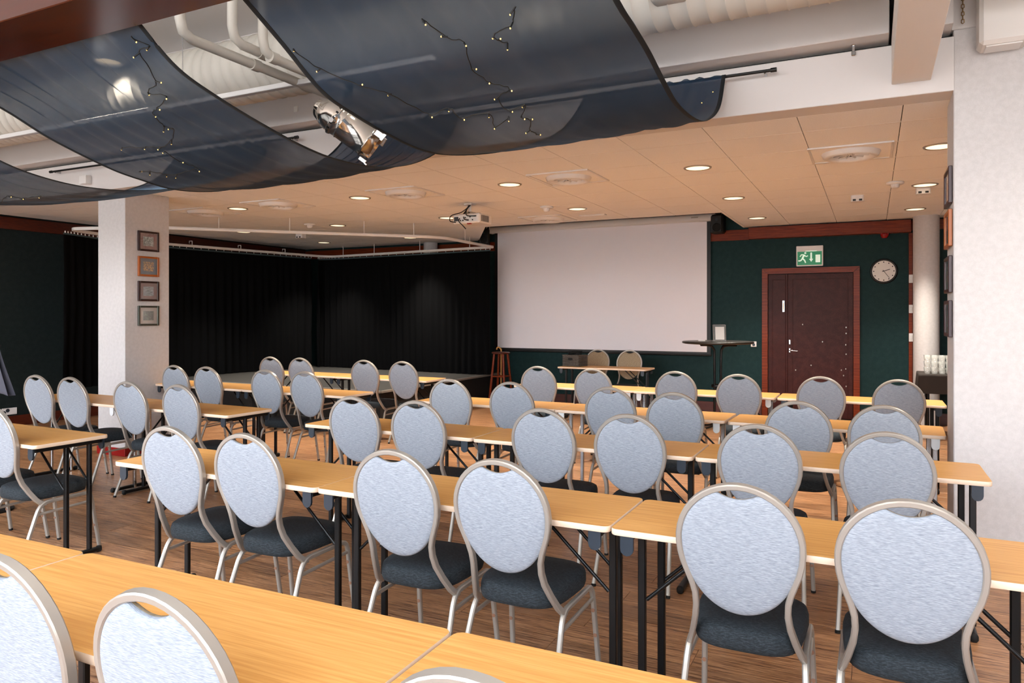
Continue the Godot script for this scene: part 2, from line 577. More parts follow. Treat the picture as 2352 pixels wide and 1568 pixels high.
func build_ceiling() -> void:
	var outline := PackedVector2Array([Vector2(-11.27, -5.73), Vector2(RIGHT_X - 0.02, -5.73), Vector2(RIGHT_X - 0.02, -12.57), Vector2(-1.92, -12.57), Vector2(-1.92, -10.58),
		Vector2(-5.716, -10.58), Vector2(-6.9, -12.5), Vector2(-11.27, -12.48)])
	var cl := struct_root("ceiling")
	part(cl, "backing", prism(outline, CEIL + 0.022, CEIL + 0.06), M.void_dark)
	var shared := {}
	var x := -1.187 - 15 * TILE
	while x < RIGHT_X:
		var z := -5.532 - TILE
		while z > -13.4:
			var q := PackedVector2Array([Vector2(x + 0.003, z + 0.003), Vector2(x + TILE - 0.003, z + 0.003), Vector2(x + TILE - 0.003, z + TILE - 0.003), Vector2(x + 0.003, z + TILE - 0.003)])
			for p in Geometry2D.intersect_polygons(q, outline):
				if p.size() < 3:
					continue
				var moved := PackedVector2Array()
				for v in p:
					moved.append(((v - Vector2(x, z)) * 1000.0).round() / 1000.0)
				var key := str(moved)
				if not shared.has(key):
					shared[key] = prism(moved, 0.0, 0.02)
				part(cl, "tile", shared[key], M.tile, Vector3(x, CEIL, z))
			z -= TILE
		x += TILE
	for k in 10:
		var z := -6.222 - k * TILE
		if z < -12.4:
			break
		var x1 := RIGHT_X - 0.02 if z > -10.58 else -6.9
		part(cl, "grid_bar", span(Vector3(-11.27, CEIL - 0.001, z - 0.0055), Vector3(x1, CEIL + 0.01, z + 0.0055)), M.white_paint)
		if z < -10.58:
			part(cl, "grid_bar", span(Vector3(-1.92, CEIL - 0.001, z - 0.0055), Vector3(RIGHT_X - 0.02, CEIL + 0.01, z + 0.0055)), M.white_paint)
	# dark wood strip along the far edge above the screen
	struct("trim_6", span(Vector3(-5.716, CEIL, -10.62), Vector3(-1.92, CEIL + 0.1, -10.58)), M.mahogany_dark)
	# downlights, on a grid of three tiles
	var names := {0: "row nearest the white beam", 1: "second row from the white beam", 2: "row nearest the door wall"}
	for g in [[0, 0, "second from the white pillar"], [1, 0, "partly behind the white pillar"], [1, 1, "beside the white pillar"], [1, 2, "just before the round column"], [0, 1, "above the far row of tables"], [0, 2, "nearest the dark speaker"],
		[-1, 0, "third from the white pillar"], [-2, 0, "fourth from the white pillar"], [-3, 0, "nearest the pillar with pictures"], [-1, 1, "in front of the screen"], [-2, 1, "just left of the projector"],
		[-3, 1, "behind the diagonal curtain rail"], [-4, 1, "over the left side of the stage"], [-4, 2, "in the back corner over the stage"], [-3, 2, "over the back curtain"]]:
		downlight(Vector3(-1.544 + g[0] * TILE * 3, CEIL, -7.257 - g[1] * TILE * 3), "recessed downlight, %s, %s" % [names[g[1]], g[2]])
	# square vents with a round diffuser
	for v in [[-0.1725, -7.1875, "nearest the white pillar"], [-2.875, -7.1645, "second from the white pillar"], [-4.9565, -7.1875, "in front of the projector"], [-6.969, -7.199, "beside the pictured pillar's downlight"], [-8.395, -7.2795, "just right of the pictured pillar"], [-4.37, -10.0625, "right beside the screen"]]:
		vent(Vector3(v[0], CEIL, v[1]), "square ceiling vent with round white diffuser, " + v[2])
	one("slot_vent", boxes([[Vector3(0, -0.004, 0), Vector3(0.34, 0.008, 0.09)], [Vector3(0, -0.01, 0.02), Vector3(0.32, 0.006, 0.012)], [Vector3(0, -0.01, -0.02), Vector3(0.32, 0.006, 0.012)]], 0.002), M.white_gloss, "small white slot vent in ceiling near the screen", "vent", Vector3(-3.634, CEIL, -10.0))
	# detectors and sensors
	for d in [[0.2242, -9.0045, "white domed smoke detector on ceiling by the white pillar"], [-3.91, -8.9585, "white domed smoke detector on ceiling above head table side"], [-8.0385, -8.993, "white domed smoke detector above the diagonal curtain rail"]]:
		var t := thing("smoke_detector", d[2], "smoke detector", Vector3(d[0], CEIL, d[1]), 0, "ceiling smoke detectors")
		part(t, "base", lathe([Vector2(0, 0), Vector2(0.075, 0), Vector2(0.078, -0.012), Vector2(0.07, -0.022), Vector2(0, -0.022)], 24), M.white_gloss)
		part(t, "sensing_head", lathe([Vector2(0.04, -0.022), Vector2(0.036, -0.05), Vector2(0.02, -0.06), Vector2(0, -0.061)], 20), M.white_gloss)
	for d in [[-0.161, -9.8325, "white box sensor with two dark slots under the ceiling before the door"], [0.521, -9.545, "white box sensor under ceiling just below a downlight"], [-9.2, -10.0625, "small white sensor with dark eyes over the stage"]]:
		var t := thing("box_sensor", d[2], "sensor", Vector3(d[0], CEIL, d[1]), 0, "box sensors on the ceiling")
		part(t, "housing", prism(round_rect_poly(0.13, 0.11, 0.02), -0.065, 0.0), M.white_gloss)
		for s in [-1, 1]:
			part(t, "slot", box(Vector3(0.03, 0.02, 0.006), 0.002), M.black, Vector3(s * 0.03, -0.05, 0.055))

func downlight(at: Vector3, label: String) -> void:
	var t := thing("downlight", label, "ceiling light", at, 0, "recessed ceiling downlights")
	part(t, "trim_ring", lathe([Vector2(0.098, -0.004), Vector2(0.104, -0.01), Vector2(0.114, -0.008), Vector2(0.118, 0.0)], 32), M.champagne)
	part(t, "lamp_lens", lathe([Vector2(0, -0.006), Vector2(0.06, -0.006), Vector2(0.098, -0.004)], 32), M.lamp_glow)
	lamp_light(t, Vector3(0, -0.03, 0), 44.0, 13.5)

func lamp_light(t: Node3D, at: Vector3, angle: float, energy: float) -> void:
	var l := SpotLight3D.new()
	l.name = "lamp_light"
	l.position = at
	l.rotation_degrees.x = -90
	l.spot_angle = angle
	l.spot_angle_attenuation = 1.0
	l.spot_range = 25.0
	l.spot_attenuation = 2.0
	l.light_size = 0.09
	l.light_color = Color(1.0, 0.965, 0.91)
	l.light_energy = energy
	l.shadow_enabled = true
	t.add_child(l)

func can_lamp(at: Vector3, label: String, energy: float) -> void:
	var t := thing("ceiling_can_lamp", label, "ceiling light", at, 0, "white can lamps under the high ceiling")
	part(t, "stem", rod(Vector3(0, 0.2, 0), Vector3(0, TOP_Y - at.y, 0), 0.012), M.white_gloss)
	part(t, "can", lathe([Vector2(0, 0.21), Vector2(0.11, 0.21), Vector2(0.12, 0.20), Vector2(0.12, 0.0), Vector2(0.105, 0.0), Vector2(0.102, 0.02)], 28), M.white_gloss)
	part(t, "lamp_lens", lathe([Vector2(0, 0.016), Vector2(0.103, 0.02)], 28), M.lamp_glow)
	lamp_light(t, Vector3(0, -0.02, 0), 62.0, energy)

func vent(at: Vector3, label: String) -> void:
	var t := thing("ceiling_vent", label, "vent", at, 0, "square ceiling vents")
	var st := new_st()
	for s in [-1, 1]:
		add_box(st, Vector3(s * 0.285, -0.006, 0), Vector3(0.02, 0.012, 0.59), 0.002)
		add_box(st, Vector3(0, -0.006, s * 0.285), Vector3(0.55, 0.012, 0.02), 0.002)
	part(t, "frame", done(st), M.white_gloss)
	part(t, "panel", box(Vector3(0.55, 0.004, 0.55), 0.001), M.tile, Vector3(0, -0.003, 0))
	part(t, "collar", lathe([Vector2(0.135, -0.005), Vector2(0.148, -0.035), Vector2(0.178, -0.046), Vector2(0.198, -0.036), Vector2(0.212, -0.005)], 32), M.white_gloss)
	part(t, "throat", lathe([Vector2(0, -0.0065), Vector2(0.136, -0.0065)], 32), M.black)
	var hub := part(t, "hub", lathe([Vector2(0, -0.02), Vector2(0.03, -0.018), Vector2(0.032, -0.007)], 16), M.white_gloss)
	for k in 14:
		var v := part(t, "vane", box(Vector3(0.11, 0.014, 0.006), 0.001, Vector3(0.085, 0, 0)), M.white_gloss, Vector3(0, -0.016, 0))
		v.rotation = Vector3(0.7, TAU * k / 14, 0)

func build_beam_zone() -> void:
	# white cross beam, pillars and the upper wall above the gap
	struct("beam_cross", span(Vector3(LEFT_X, CEIL, -5.73), Vector3(RIGHT_X, 3.36, BEAM_Z), 0.004), M.white_wall_lit)
	struct("wall_upper", span(Vector3(LEFT_X, 3.395, -5.75), Vector3(0.10, TOP_Y, -5.348), 0.004), M.white_wall_lit)
	struct("wall_upper_side", span(Vector3(0.355, 3.395, -5.75), Vector3(0.46, TOP_Y, -5.348), 0.004), M.white_wall_lit)
	struct("wall_upper_end", span(Vector3(0.46, 3.40, -5.75), Vector3(RIGHT_X, TOP_Y, BEAM_Z), 0.004), M.white_wall_lit)
	struct("gap_shade_fill", span(Vector3(LEFT_X, 3.36, -5.73), Vector3(0.47, 3.395, -5.59)), M.black)  # black fill in an open gap, its shade painted as colour
	struct("pillar_right", span(Vector3(0.4715, FL, -5.93), Vector3(1.5, 3.40, BEAM_Z + 0.004), 0.006), M.white_wall)
	struct("pillar_left", span(Vector3(-8.25, FL, -6.185), Vector3(-7.766, CEIL, -5.591), 0.006), M.white_wall)
	struct("baseboard_pillar", span(Vector3(-8.26, FL, -6.195), Vector3(-7.756, 0.01, -5.581), 0.004), M.red)
	# brown beam overhead
	struct("beam_brown", span(Vector3(LEFT_X, 2.9522, -2.3575), Vector3(-1.035, 3.2742, -2.0355), 0.004), M.mahogany_gloss)
	# white box channel running towards the camera
	struct("beam_channel", span(Vector3(0.115, 3.0937, BEAM_Z + 0.003), Vector3(0.345, 3.3892, -1.4), 0.004), M.white_paint)
	# white rounded box on the wall over the pillar
	var wb := thing("wall_box", "white rounded box hanging on the beam above the right pillar", "wall box", Vector3(0.724, 3.2167, -5.39))
	part(wb, "casing", box(Vector3(0.265, 0.8, 0.195), 0.022, Vector3(0, 0.4, 0)), M.white_paint)
	part(wb, "bottom_seam", box(Vector3(0.19, 0.01, 0.13), 0.003, Vector3(0, -0.004, 0)), M.white_gloss)
	# chain
	var ch := thing("hanging_chain", "brass coloured chain hanging above the right pillar", "chain", Vector3(0.518, 3.412, -5.45))
	var link := sweep([Vector3(0, 0.014, 0), Vector3(0.007, 0.01, 0), Vector3(0.008, -0.01, 0), Vector3(0, -0.016, 0), Vector3(-0.008, -0.01, 0), Vector3(-0.007, 0.01, 0)], circle(5, 0.0028), Vector3(0, 0, 1), true)
	for k in 24:
		var o := part(ch, "link", link, M.brass, Vector3(0, 0.02 + k * 0.024, 0))
		o.rotation.y = PI * 0.5 * (k % 2)
	# metal clip in the gap
	one("beam_clip", boxes([[Vector3(0, 0.03, 0), Vector3(0.018, 0.05, 0.006)], [Vector3(0, -0.005, 0.006), Vector3(0.026, 0.03, 0.012)], [Vector3(0, 0.058, 0.006), Vector3(0.028, 0.016, 0.014)]], 0.003), M.steel, "small metal clip in the dark gap above the white beam", "clip", Vector3(-0.115, 3.34, -5.485))
	# spiral duct
	var d := thing("spiral_duct", "large round cream spiral duct running along the upper wall", "duct", Vector3(0, 3.70, -4.715))
	var prof := []
	var x := LEFT_X + 0.02
	while x < RIGHT_X - 0.02:
		prof.append(Vector2(0.271, x))
		prof.append(Vector2(0.271, x + 0.102))
		prof.append(Vector2(0.277, x + 0.107))
		prof.append(Vector2(0.277, x + 0.112))
		x += 0.115
	part(d, "tube", lathe(prof, 36, Transform3D(Basis(Vector3(0, 0, 1), Vector3(1, 0, 0), Vector3(0, 1, 0)), Vector3.ZERO)), M.duct)
	for k in 4:
		part(d, "hanger", box(Vector3(0.03, 0.38, 0.006), 0.001), M.steel, Vector3([-9.8, -6.4, -2.2, 1.8][k], 0.455, 0))
	part(d, "outlet", lathe([Vector2(0.0, -0.05), Vector2(0.10, -0.05), Vector2(0.115, -0.03), Vector2(0.12, 0.12)], 28), M.duct, Vector3(-1.127, -0.15, 0.23))
	# pipes
	for p in [[-3.93, -3.21, 3.33, "cream heating pipe bending down, nearest the brown beam"], [-3.86, -3.565, 3.40, "cream heating pipe bending along the ceiling, behind the nearest one"], [-3.76, -3.74, 3.355, "short cream pipe dropping between the other two ceiling pipes"]]:
		var px: float = p[0]
		var path := [Vector3(px, TOP_Y, p[1]), Vector3(px, p[2] + 0.10, p[1]), Vector3(px, p[2] + 0.03, p[1] - 0.02), Vector3(px, p[2], p[1] - 0.09), Vector3(px, p[2], -4.14), Vector3(px, p[2], -5.34)]
		var t := thing("ceiling_pipe", p[3], "pipe", Vector3.ZERO, 0, "pipes under the high ceiling")
		part(t, "tube", sweep(path, circle(12, 0.034)), M.duct)
		part(t, "coupling", rod(Vector3(px, p[2], -3.80), Vector3(px, p[2], -3.87), 0.042, 14), M.duct)
	# suspended rail
	var r := thing("suspended_rail", "white suspended rail hanging on thin wires before the round duct", "rail", Vector3(0, 3.3202, -4.255))
	part(r, "channel", span(Vector3(LEFT_X + 0.05, -0.02, -0.025), Vector3(-2.7, 0.02, 0.025), 0.004), M.white_gloss)
	for k in 6:
		part(r, "wire", rod(Vector3(-10.7 + k * 1.38, 0.02, 0), Vector3(-10.7 + k * 1.38, 1.03, 0), 0.004, 6), M.steel)
	one("junction_box", box(Vector3(0.12, 0.10, 0.08), 0.006), M.white_gloss, "small white box fixed on beam left of pictured pillar", "junction box", Vector3(-8.28, 3.14, -5.455))
	one("wall_switch", box(Vector3(0.05, 0.055, 0.012), 0.004), M.paper, "tiny grey square switch on upper wall above the stage lamp", "switch", Vector3(-4.945, 3.5272, -5.34))
	for q in [[-10.3, -4.37, "white can lamp above the leftmost cloth swag"], [-6.2, -4.3, "white can lamp glowing through the pleated middle cloth swag"], [-2.02, -4.1, "white can lamp hidden above the cloth swag nearest the middle"], [2.1, -4.2, "white can lamp right of the channel above the pillar"],
		[-8.6, -0.3, "white can lamp behind the brown beam, far left"], [-4.9, -0.3, "white can lamp behind the brown beam, left of the camera"], [-1.3, -0.3, "white can lamp above the camera"], [2.0, -0.3, "white can lamp right of the camera"]]:
		can_lamp(Vector3(q[0], 3.84, q[1]), q[2], 9.0 if q[1] < -1.0 else 4.8)
	# rods that carry the cloths
	for q in [[-4.54, -0.621, "black drape rod on the white beam beside the right cloth"], [-8.85, -4.998, "black drape rod on the white beam behind the middle cloth"]]:
		var t := thing("drape_rod", q[2], "curtain rod", Vector3(0, 3.277, -5.405), 0, "drape rods on the white beam")
		part(t, "bar", rod(Vector3(q[0], 0, 0), Vector3(q[1], 0, 0), 0.011), M.black)
		for xx in [q[0], q[1]]:
			part(t, "end_cap", rod(Vector3(xx - 0.02, 0, 0), Vector3(xx + 0.02, 0, 0), 0.016), M.black)
		for xx in [q[0] + 0.06, q[1] - 0.06]:
			part(t, "bracket", box(Vector3(0.014, 0.03, 0.07), 0.002), M.steel, Vector3(xx, 0, -0.045))

func picture(at: Vector3, turn: float, w: float, h: float, frame_m: Material, mat_c: Color, photo: Texture2D, label: String) -> void:
	var t := thing("framed_picture", label, "picture", at, turn, "framed pictures on the pillars")
	var b := 0.022
	var st := new_st()
	for s in [-1, 1]:
		add_box(st, Vector3(s * (w * 0.5 - b * 0.5), 0, 0.011), Vector3(b, h, 0.022), 0.003)
		add_box(st, Vector3(0, s * (h * 0.5 - b * 0.5), 0.011), Vector3(w - 2 * b, b, 0.022), 0.003)
	part(t, "frame", done(st), frame_m)
	part(t, "mount_board", box(Vector3(w - 2 * b, h - 2 * b, 0.006), 0, Vector3(0, 0, 0.006)), mat(mat_c, 0.7))
	var q := QuadMesh.new()
	q.size = Vector2((w - 2 * b) * 0.6, (h - 2 * b) * 0.58)
	var pm := mat(Color.WHITE, 0.6)
	pm.albedo_texture = photo
	part(t, "print", q, pm, Vector3(0, 0, 0.0095))
	part(t, "glass_pane", box(Vector3(w - 2 * b, h - 2 * b, 0.002), 0, Vector3(0, 0, 0.014)), M.pane)

func build_back_wall_things() -> void:
	var wz := BACK_Z
	# door
	var d := struct_root("door_1", Vector3(-0.898, FL, wz))
	d.scale = Vector3.ONE * size_now
	var mit := 0.085
	for s in [-1, 1]:
		part(d, "frame_post", plate(PackedVector2Array([Vector2(s * 0.69, 0), Vector2(s * 0.69, 2.287), Vector2(s * (0.69 - mit), 2.287 - mit), Vector2(s * (0.69 - mit), 0)]), 0.06), M.mahogany)
	part(d, "frame_head", plate(PackedVector2Array([Vector2(-0.688, 2.288), Vector2(0.688, 2.288), Vector2(0.688 - mit, 2.288 - mit), Vector2(-0.688 + mit, 2.288 - mit)]), 0.06), M.mahogany)
	var leaf := part(d, "leaf", span(Vector3(-0.315, 0.01, 0.0), Vector3(0.60, 2.195, 0.03), 0.004), M.door_paint)
	var side_leaf := part(d, "side_leaf", span(Vector3(-0.60, 0.01, 0.0), Vector3(-0.345, 2.195, 0.03), 0.004), M.door_paint)
	part(d, "meeting_strip", span(Vector3(-0.345, 0.01, 0.0), Vector3(-0.315, 2.195, 0.038), 0.004), M.door_paint)
	part(leaf, "moulding", boxes([[Vector3(0.53, 1.06, 0.032), Vector3(0.014, 2.1, 0.006)], [Vector3(0.14, 2.11, 0.032), Vector3(0.77, 0.014, 0.006)], [Vector3(-0.245, 1.06, 0.032), Vector3(0.014, 2.1, 0.006)]], 0.002), M.door_paint)
	part(side_leaf, "moulding", boxes([[Vector3(-0.54, 1.06, 0.032), Vector3(0.014, 2.1, 0.006)], [Vector3(-0.45, 2.11, 0.032), Vector3(0.166, 0.014, 0.006)]], 0.002), M.door_paint)
	part(side_leaf, "pull_plate", box(Vector3(0.036, 0.18, 0.01), 0.004), M.steel, Vector3(-0.375, 1.70, 0.037))
	part(side_leaf, "pull_recess", box(Vector3(0.014, 0.12, 0.012), 0.003), M.brass, Vector3(-0.375, 1.70, 0.038))
	part(leaf, "lock_cylinder", box(Vector3(0.03, 0.075, 0.012), 0.006), M.steel, Vector3(-0.285, 1.15, 0.036))
	var hd := part(leaf, "handle", box(Vector3(0.03, 0.07, 0.012), 0.006), M.steel, Vector3(-0.285, 1.02, 0.036))
	part(hd, "lever", sweep(smooth_path([Vector3(0, 0, 0.006), Vector3(0.005, 0, 0.045), Vector3(0.04, 0, 0.052), Vector3(0.12, -0.006, 0.05)], 4), circle(8, 0.008)), M.steel)
	# chips of bare paint on the leaf
	for k in 12:
		var c := [Vector2(0.44, 0.74), Vector2(0.50, 0.76), Vector2(0.47, 0.66), Vector2(0.505, 1.29), Vector2(0.505, 1.38), Vector2(0.50, 1.12), Vector2(0.505, 0.98), Vector2(0.18, 1.16), Vector2(-0.20, 0.72), Vector2(0.02, 0.80), Vector2(-0.10, 1.42), Vector2(0.505, 0.5)][k] as Vector2
		part(leaf, "paint_chip", plate(PackedVector2Array([Vector2(-0.008, -0.006), Vector2(0.004, -0.011), Vector2(0.009, 0.004), Vector2(0.0, 0.013), Vector2(-0.006, 0.006)]), 0.001), M.champagne, Vector3(c.x, c.y, 0.0302))
	# exit sign
	var ex := thing("exit_sign", "green and white escape sign with running figure above the door", "exit sign", Vector3(-0.8978, 2.5021, wz + 0.001))
	part(ex, "housing", box(Vector3(0.38, 0.31, 0.05), 0.006, Vector3(0, 0, 0.025)), M.white_gloss)
	var green := mat(Color(0.02, 0.46, 0.30), 0.4)
	green.emission_enabled = true
	green.emission = Color(0.02, 0.52, 0.33)
	green.emission_energy_multiplier = 0.35
	var wh := mat(Color(0.9, 0.95, 0.9), 0.4)
	wh.emission_enabled = true
	wh.emission = Color(0.85, 1.0, 0.9)
	wh.emission_energy_multiplier = 0.4
	part(ex, "sign_face", box(Vector3(0.345, 0.205, 0.004), 0.001, Vector3(0, -0.035, 0.052)), green)
	var lampm := part(ex, "lamp_strip", box(Vector3(0.16, 0.012, 0.006), 0.002, Vector3(0.02, 0.074, 0.053)), wh)
	var man := new_st()
	for seg in [[Vector2(-0.075, 0.02), Vector2(-0.10, -0.035), 0.014], [Vector2(-0.10, -0.035), Vector2(-0.07, -0.065), 0.011], [Vector2(-0.07, -0.065), Vector2(-0.055, -0.105), 0.010],
		[Vector2(-0.10, -0.035), Vector2(-0.125, -0.07), 0.011], [Vector2(-0.125, -0.07), Vector2(-0.16, -0.072), 0.010], [Vector2(-0.078, 0.018), Vector2(-0.115, 0.022), 0.008], [Vector2(-0.115, 0.022), Vector2(-0.135, -0.01), 0.008],
		[Vector2(-0.075, 0.015), Vector2(-0.048, -0.01), 0.008], [Vector2(-0.048, -0.01), Vector2(-0.022, 0.004), 0.008]]:
		add_sweep(man, [Vector3(seg[0].x, seg[0].y, 0.0555), Vector3(seg[1].x, seg[1].y, 0.0555)], rrect(seg[2] * 1.8, 0.003, 0.001, 1), Vector3(0, 0, 1))
	add_lathe(man, [Vector2(0, 0.0015), Vector2(0.015, 0.0015), Vector2(0.015, -0.0015), Vector2(0, -0.0015)], 14, Transform3D(Basis(Vector3.RIGHT, Vector3(0, 0, 1), Vector3(0, 1, 0)), Vector3(-0.06, 0.045, 0.0555)))
	part(ex, "running_figure", done(man), wh)
	part(ex, "arrow", plate(PackedVector2Array([Vector2(0.012, 0.05), Vector2(0.034, 0.05), Vector2(0.034, -0.045), Vector2(0.052, -0.045), Vector2(0.023, -0.09), Vector2(-0.006, -0.045), Vector2(0.012, -0.045)]), 0.003), wh, Vector3(0, 0, 0.054))
	part(ex, "door_symbol", plate(PackedVector2Array([Vector2(0.085, -0.10), Vector2(0.15, -0.10), Vector2(0.15, 0.015), Vector2(0.085, 0.015)]), 0.003), wh, Vector3(0, 0, 0.054))
	# clock, 14:24
	var ck := thing("wall_clock", "round white wall clock with black rim and dot markers", "clock", Vector3(0.1585, 2.2323, wz + 0.002))
	part(ck, "dial", disc(0.158, 0.02, 40), M.paper)
	var rim := part(ck, "rim", ring_mesh(0.168, 0.016, 48), M.black, Vector3(0, 0, 0.016))
	rim.rotation.x = PI * 0.5
	for k in 12:
		part(ck, "hour_dot", disc(0.0085, 0.002, 12), M.black, Vector3(sin(TAU * k / 12) * 0.132, cos(TAU * k / 12) * 0.132, 0.0205))
	for hnd in [[72.0, 0.085, 0.009, 0.023], [144.0, 0.125, 0.006, 0.026]]:
		var o := part(ck, "hand", box(Vector3(hnd[2], hnd[1] + 0.02, 0.002), 0.0005, Vector3(0, hnd[1] * 0.5 - 0.01, 0)), M.black, Vector3(0, 0, hnd[3]))
		o.rotation.z = -deg_to_rad(hnd[0])
	# switches on the wood post
	for s in [[2.08, 0.12, "top white switch plate on the wood post by the column"], [1.645, 0.12, "middle white switch plate on the wood post by the column"], [1.235, 0.12, "lowest white switch plate on the wood post by the column"]]:
		var t := thing("switch_plate", s[2], "switch", Vector3(0.525, 1.555 + (s[0] - 1.555) * 1.05, wz + 0.052), 0, "switch plates on the wood post")
		part(t, "plate", box(Vector3(0.055, s[1], 0.02), 0.004), M.white_gloss)
		part(t, "rocker", box(Vector3(0.034, 0.05, 0.008), 0.003), M.white_gloss, Vector3(0, 0, 0.012))
	# red alarm sounder
	var al := thing("alarm_sounder", "small red alarm sounder under the wood band above the clock", "alarm", Vector3(0.168, 2.7677, wz + 0.01))
	part(al, "body", lathe([Vector2(0, 0.05), Vector2(0.05, 0.05), Vector2(0.055, 0.01), Vector2(0.035, -0.03), Vector2(0, -0.034)], 20), M.red, Vector3(0, 0, 0.06))
	part(al, "base", box(Vector3(0.11, 0.03, 0.10), 0.004), M.red, Vector3(0, 0.035, 0.05))
	# wall sockets
	var so := thing("wall_socket", "white double socket on dark wall behind the high table", "socket", Vector3(-1.7598, 1.0773, wz + 0.001))
	part(so, "plate", box(Vector3(0.085, 0.085, 0.012), 0.004, Vector3(0, 0, 0.006)), M.white_gloss)
	part(so, "socket_face", disc(0.022, 0.002, 16), M.tab_dark, Vector3(0, -0.01, 0.012))
	var so2 := thing("wall_socket", "white double socket low on the dark left wall", "socket", Vector3(LEFT_X + 0.001, 0.14, -6.35), PI * 0.5)
	part(so2, "plate", box(Vector3(0.20, 0.095, 0.012), 0.004, Vector3(0, 0, 0.006)), M.white_gloss)
	for s in [-1, 1]:
		part(so2, "socket_face", disc(0.026, 0.002, 16), M.tab_dark, Vector3(-0.05 + s * 0.024, s * 0.014, 0.012))
	# projection screen
	var sc := thing("projection_screen", "large white pull-down projection screen with white housing", "projection screen", Vector3(-4.5045, -0.0778, wz + 0.03))
	part(sc, "housing", sweep([Vector3(-2.02, 3.115, 0.05), Vector3(2.02, 3.115, 0.05)], [Vector2(-0.06, -0.055), Vector2(0.06, -0.045), Vector2(0.07, -0.02), Vector2(0.07, 0.035), Vector2(0.055, 0.06), Vector2(-0.06, 0.06)], Vector3.UP), M.white_gloss)
	part(sc, "end_cap", box(Vector3(0.02, 0.125, 0.14), 0.006), M.white_gloss, Vector3(-2.03, 3.118, 0.05))
	part(sc, "end_cap", box(Vector3(0.02, 0.125, 0.14), 0.006), M.white_gloss, Vector3(2.03, 3.118, 0.05))
	part(sc, "maker_plate", box(Vector3(0.11, 0.018, 0.002), 0.0005), M.champagne, Vector3(1.72, 3.13, 0.121))
	part(sc, "cloth", box(Vector3(3.80, 2.12, 0.003), 0.0, Vector3(0, 2.02, 0.04)), M.screen_cloth)
	for s in [-1, 1]:
		part(sc, "border", box(Vector3(0.06, 2.12, 0.003), 0.0, Vector3(s * 1.93, 2.02, 0.04)), M.black)
	part(sc, "border", box(Vector3(3.92, 0.035, 0.003), 0.0, Vector3(0, 0.9425, 0.04)), M.black)
	part(sc, "weight_bar", rod(Vector3(-1.97, 0.912, 0.04), Vector3(1.97, 0.912, 0.04), 0.016), M.black)
	# speakers by the screen
	for s in [[-2.17, 3.0, "black wall speaker at the screen's right upper corner", -0.15], [-6.47, 3.0, "black wall speaker at the screen's left upper corner", 0.35]]:
		var t := thing("wall_speaker", s[2], "speaker", Vector3(s[0] * 1.05, 3.07, wz + 0.02), s[3], "black speakers on the screen wall")
		part(t, "bracket", box(Vector3(0.04, 0.06, 0.08), 0.004), M.black, Vector3(0, 0, 0.03))
		part(t, "cabinet", box(Vector3(0.20, 0.30, 0.17), 0.025), M.black, Vector3(0, 0, 0.15))
		var wf := part(t, "woofer", ring_mesh(0.062, 0.008, 28), M.rubber, Vector3(0, -0.055, 0.236))
		wf.rotation.x = PI * 0.5
		var cone := part(t, "woofer_cone", lathe([Vector2(0, 0.0), Vector2(0.02, 0.006), Vector2(0.055, 0.0)], 20), M.rubber, Vector3(0, -0.055, 0.235))
		cone.rotation.x = PI * 0.5
		part(t, "tweeter", disc(0.022, 0.004, 20), M.tab_dark, Vector3(0, 0.07, 0.235))
		part(t, "wire", sweep(smooth_path([Vector3(0.03, 0.14, 0.10), Vector3(0.05, 0.25, 0.06), Vector3(0.06, 0.4, 0.01)], 4), circle(6, 0.006)), M.white_gloss)
	size_now = 1.0
	# round columns
	one("round_column", lathe([Vector2(0.172, FL), Vector2(0.172, CEIL)], 40), M.white_wall, "round cream column beside the door wall, behind stacked glasses", "column", Vector3(0.711, 0, -12.30))
	one("round_column", lathe([Vector2(0.14, 0.45), Vector2(0.14, CEIL)], 32), M.white_wall, "round white column top showing above the black curtain", "column", Vector3(-7.968, 0.0, -12.43))
	size_now = 1.05
	# pictures: left pillar, on the face turned to the room
	var pho := []
	pho.append(noise_image(48, 36, [[0.0, Color(0.18, 0.19, 0.2)], [0.45, Color(0.45, 0.46, 0.46)], [1.0, Color(0.78, 0.78, 0.76)]], 4, 4, 61))
	pho.append(noise_image(48, 36, [[0.0, Color(0.12, 0.08, 0.06)], [0.48, Color(0.35, 0.20, 0.08)], [0.55, Color(0.78, 0.55, 0.15)], [1.0, Color(0.88, 0.66, 0.22)]], 5, 5, 62))
	pho.append(noise_image(48, 36, [[0.0, Color(0.22, 0.24, 0.27)], [0.5, Color(0.48, 0.49, 0.52)], [1.0, Color(0.66, 0.66, 0.69)]], 2, 7, 63))
	pho.append(noise_image(48, 36, [[0.0, Color(0.10, 0.12, 0.09)], [0.55, Color(0.19, 0.22, 0.16)], [1.0, Color(0.5, 0.54, 0.46)]], 4, 4, 64))
	var honey := mat(Color(0.62, 0.32, 0.08), 0.4)
	var dark_frame := mat(Color(0.16, 0.05, 0.035), 0.4)
	var steel_frame := mat(Color(0.30, 0.31, 0.28), 0.35, 0.6)
	var plum := mat(Color(0.20, 0.09, 0.10), 0.4)
	var set_l := [[2.308, dark_frame, Color(0.42, 0.09, 0.05), "topmost framed print on the left pillar, red mount, grey photo"], [2.052, honey, Color(0.03, 0.17, 0.27), "honey framed print with blue mount on the left pillar"],
		[1.80, dark_frame, Color(0.38, 0.075, 0.05), "dark framed print with red mount, third down on the left pillar"], [1.55, steel_frame, Color(0.66, 0.60, 0.56), "lowest framed print on left pillar, grey frame and pale mount"]]
	for k in 4:
		picture(Vector3(-7.764, 1.555 + (set_l[k][0] - 1.555) * 1.17, -5.889), PI * 0.5, 0.265, 0.2265, set_l[k][1], set_l[k][2], pho[k], set_l[k][3])
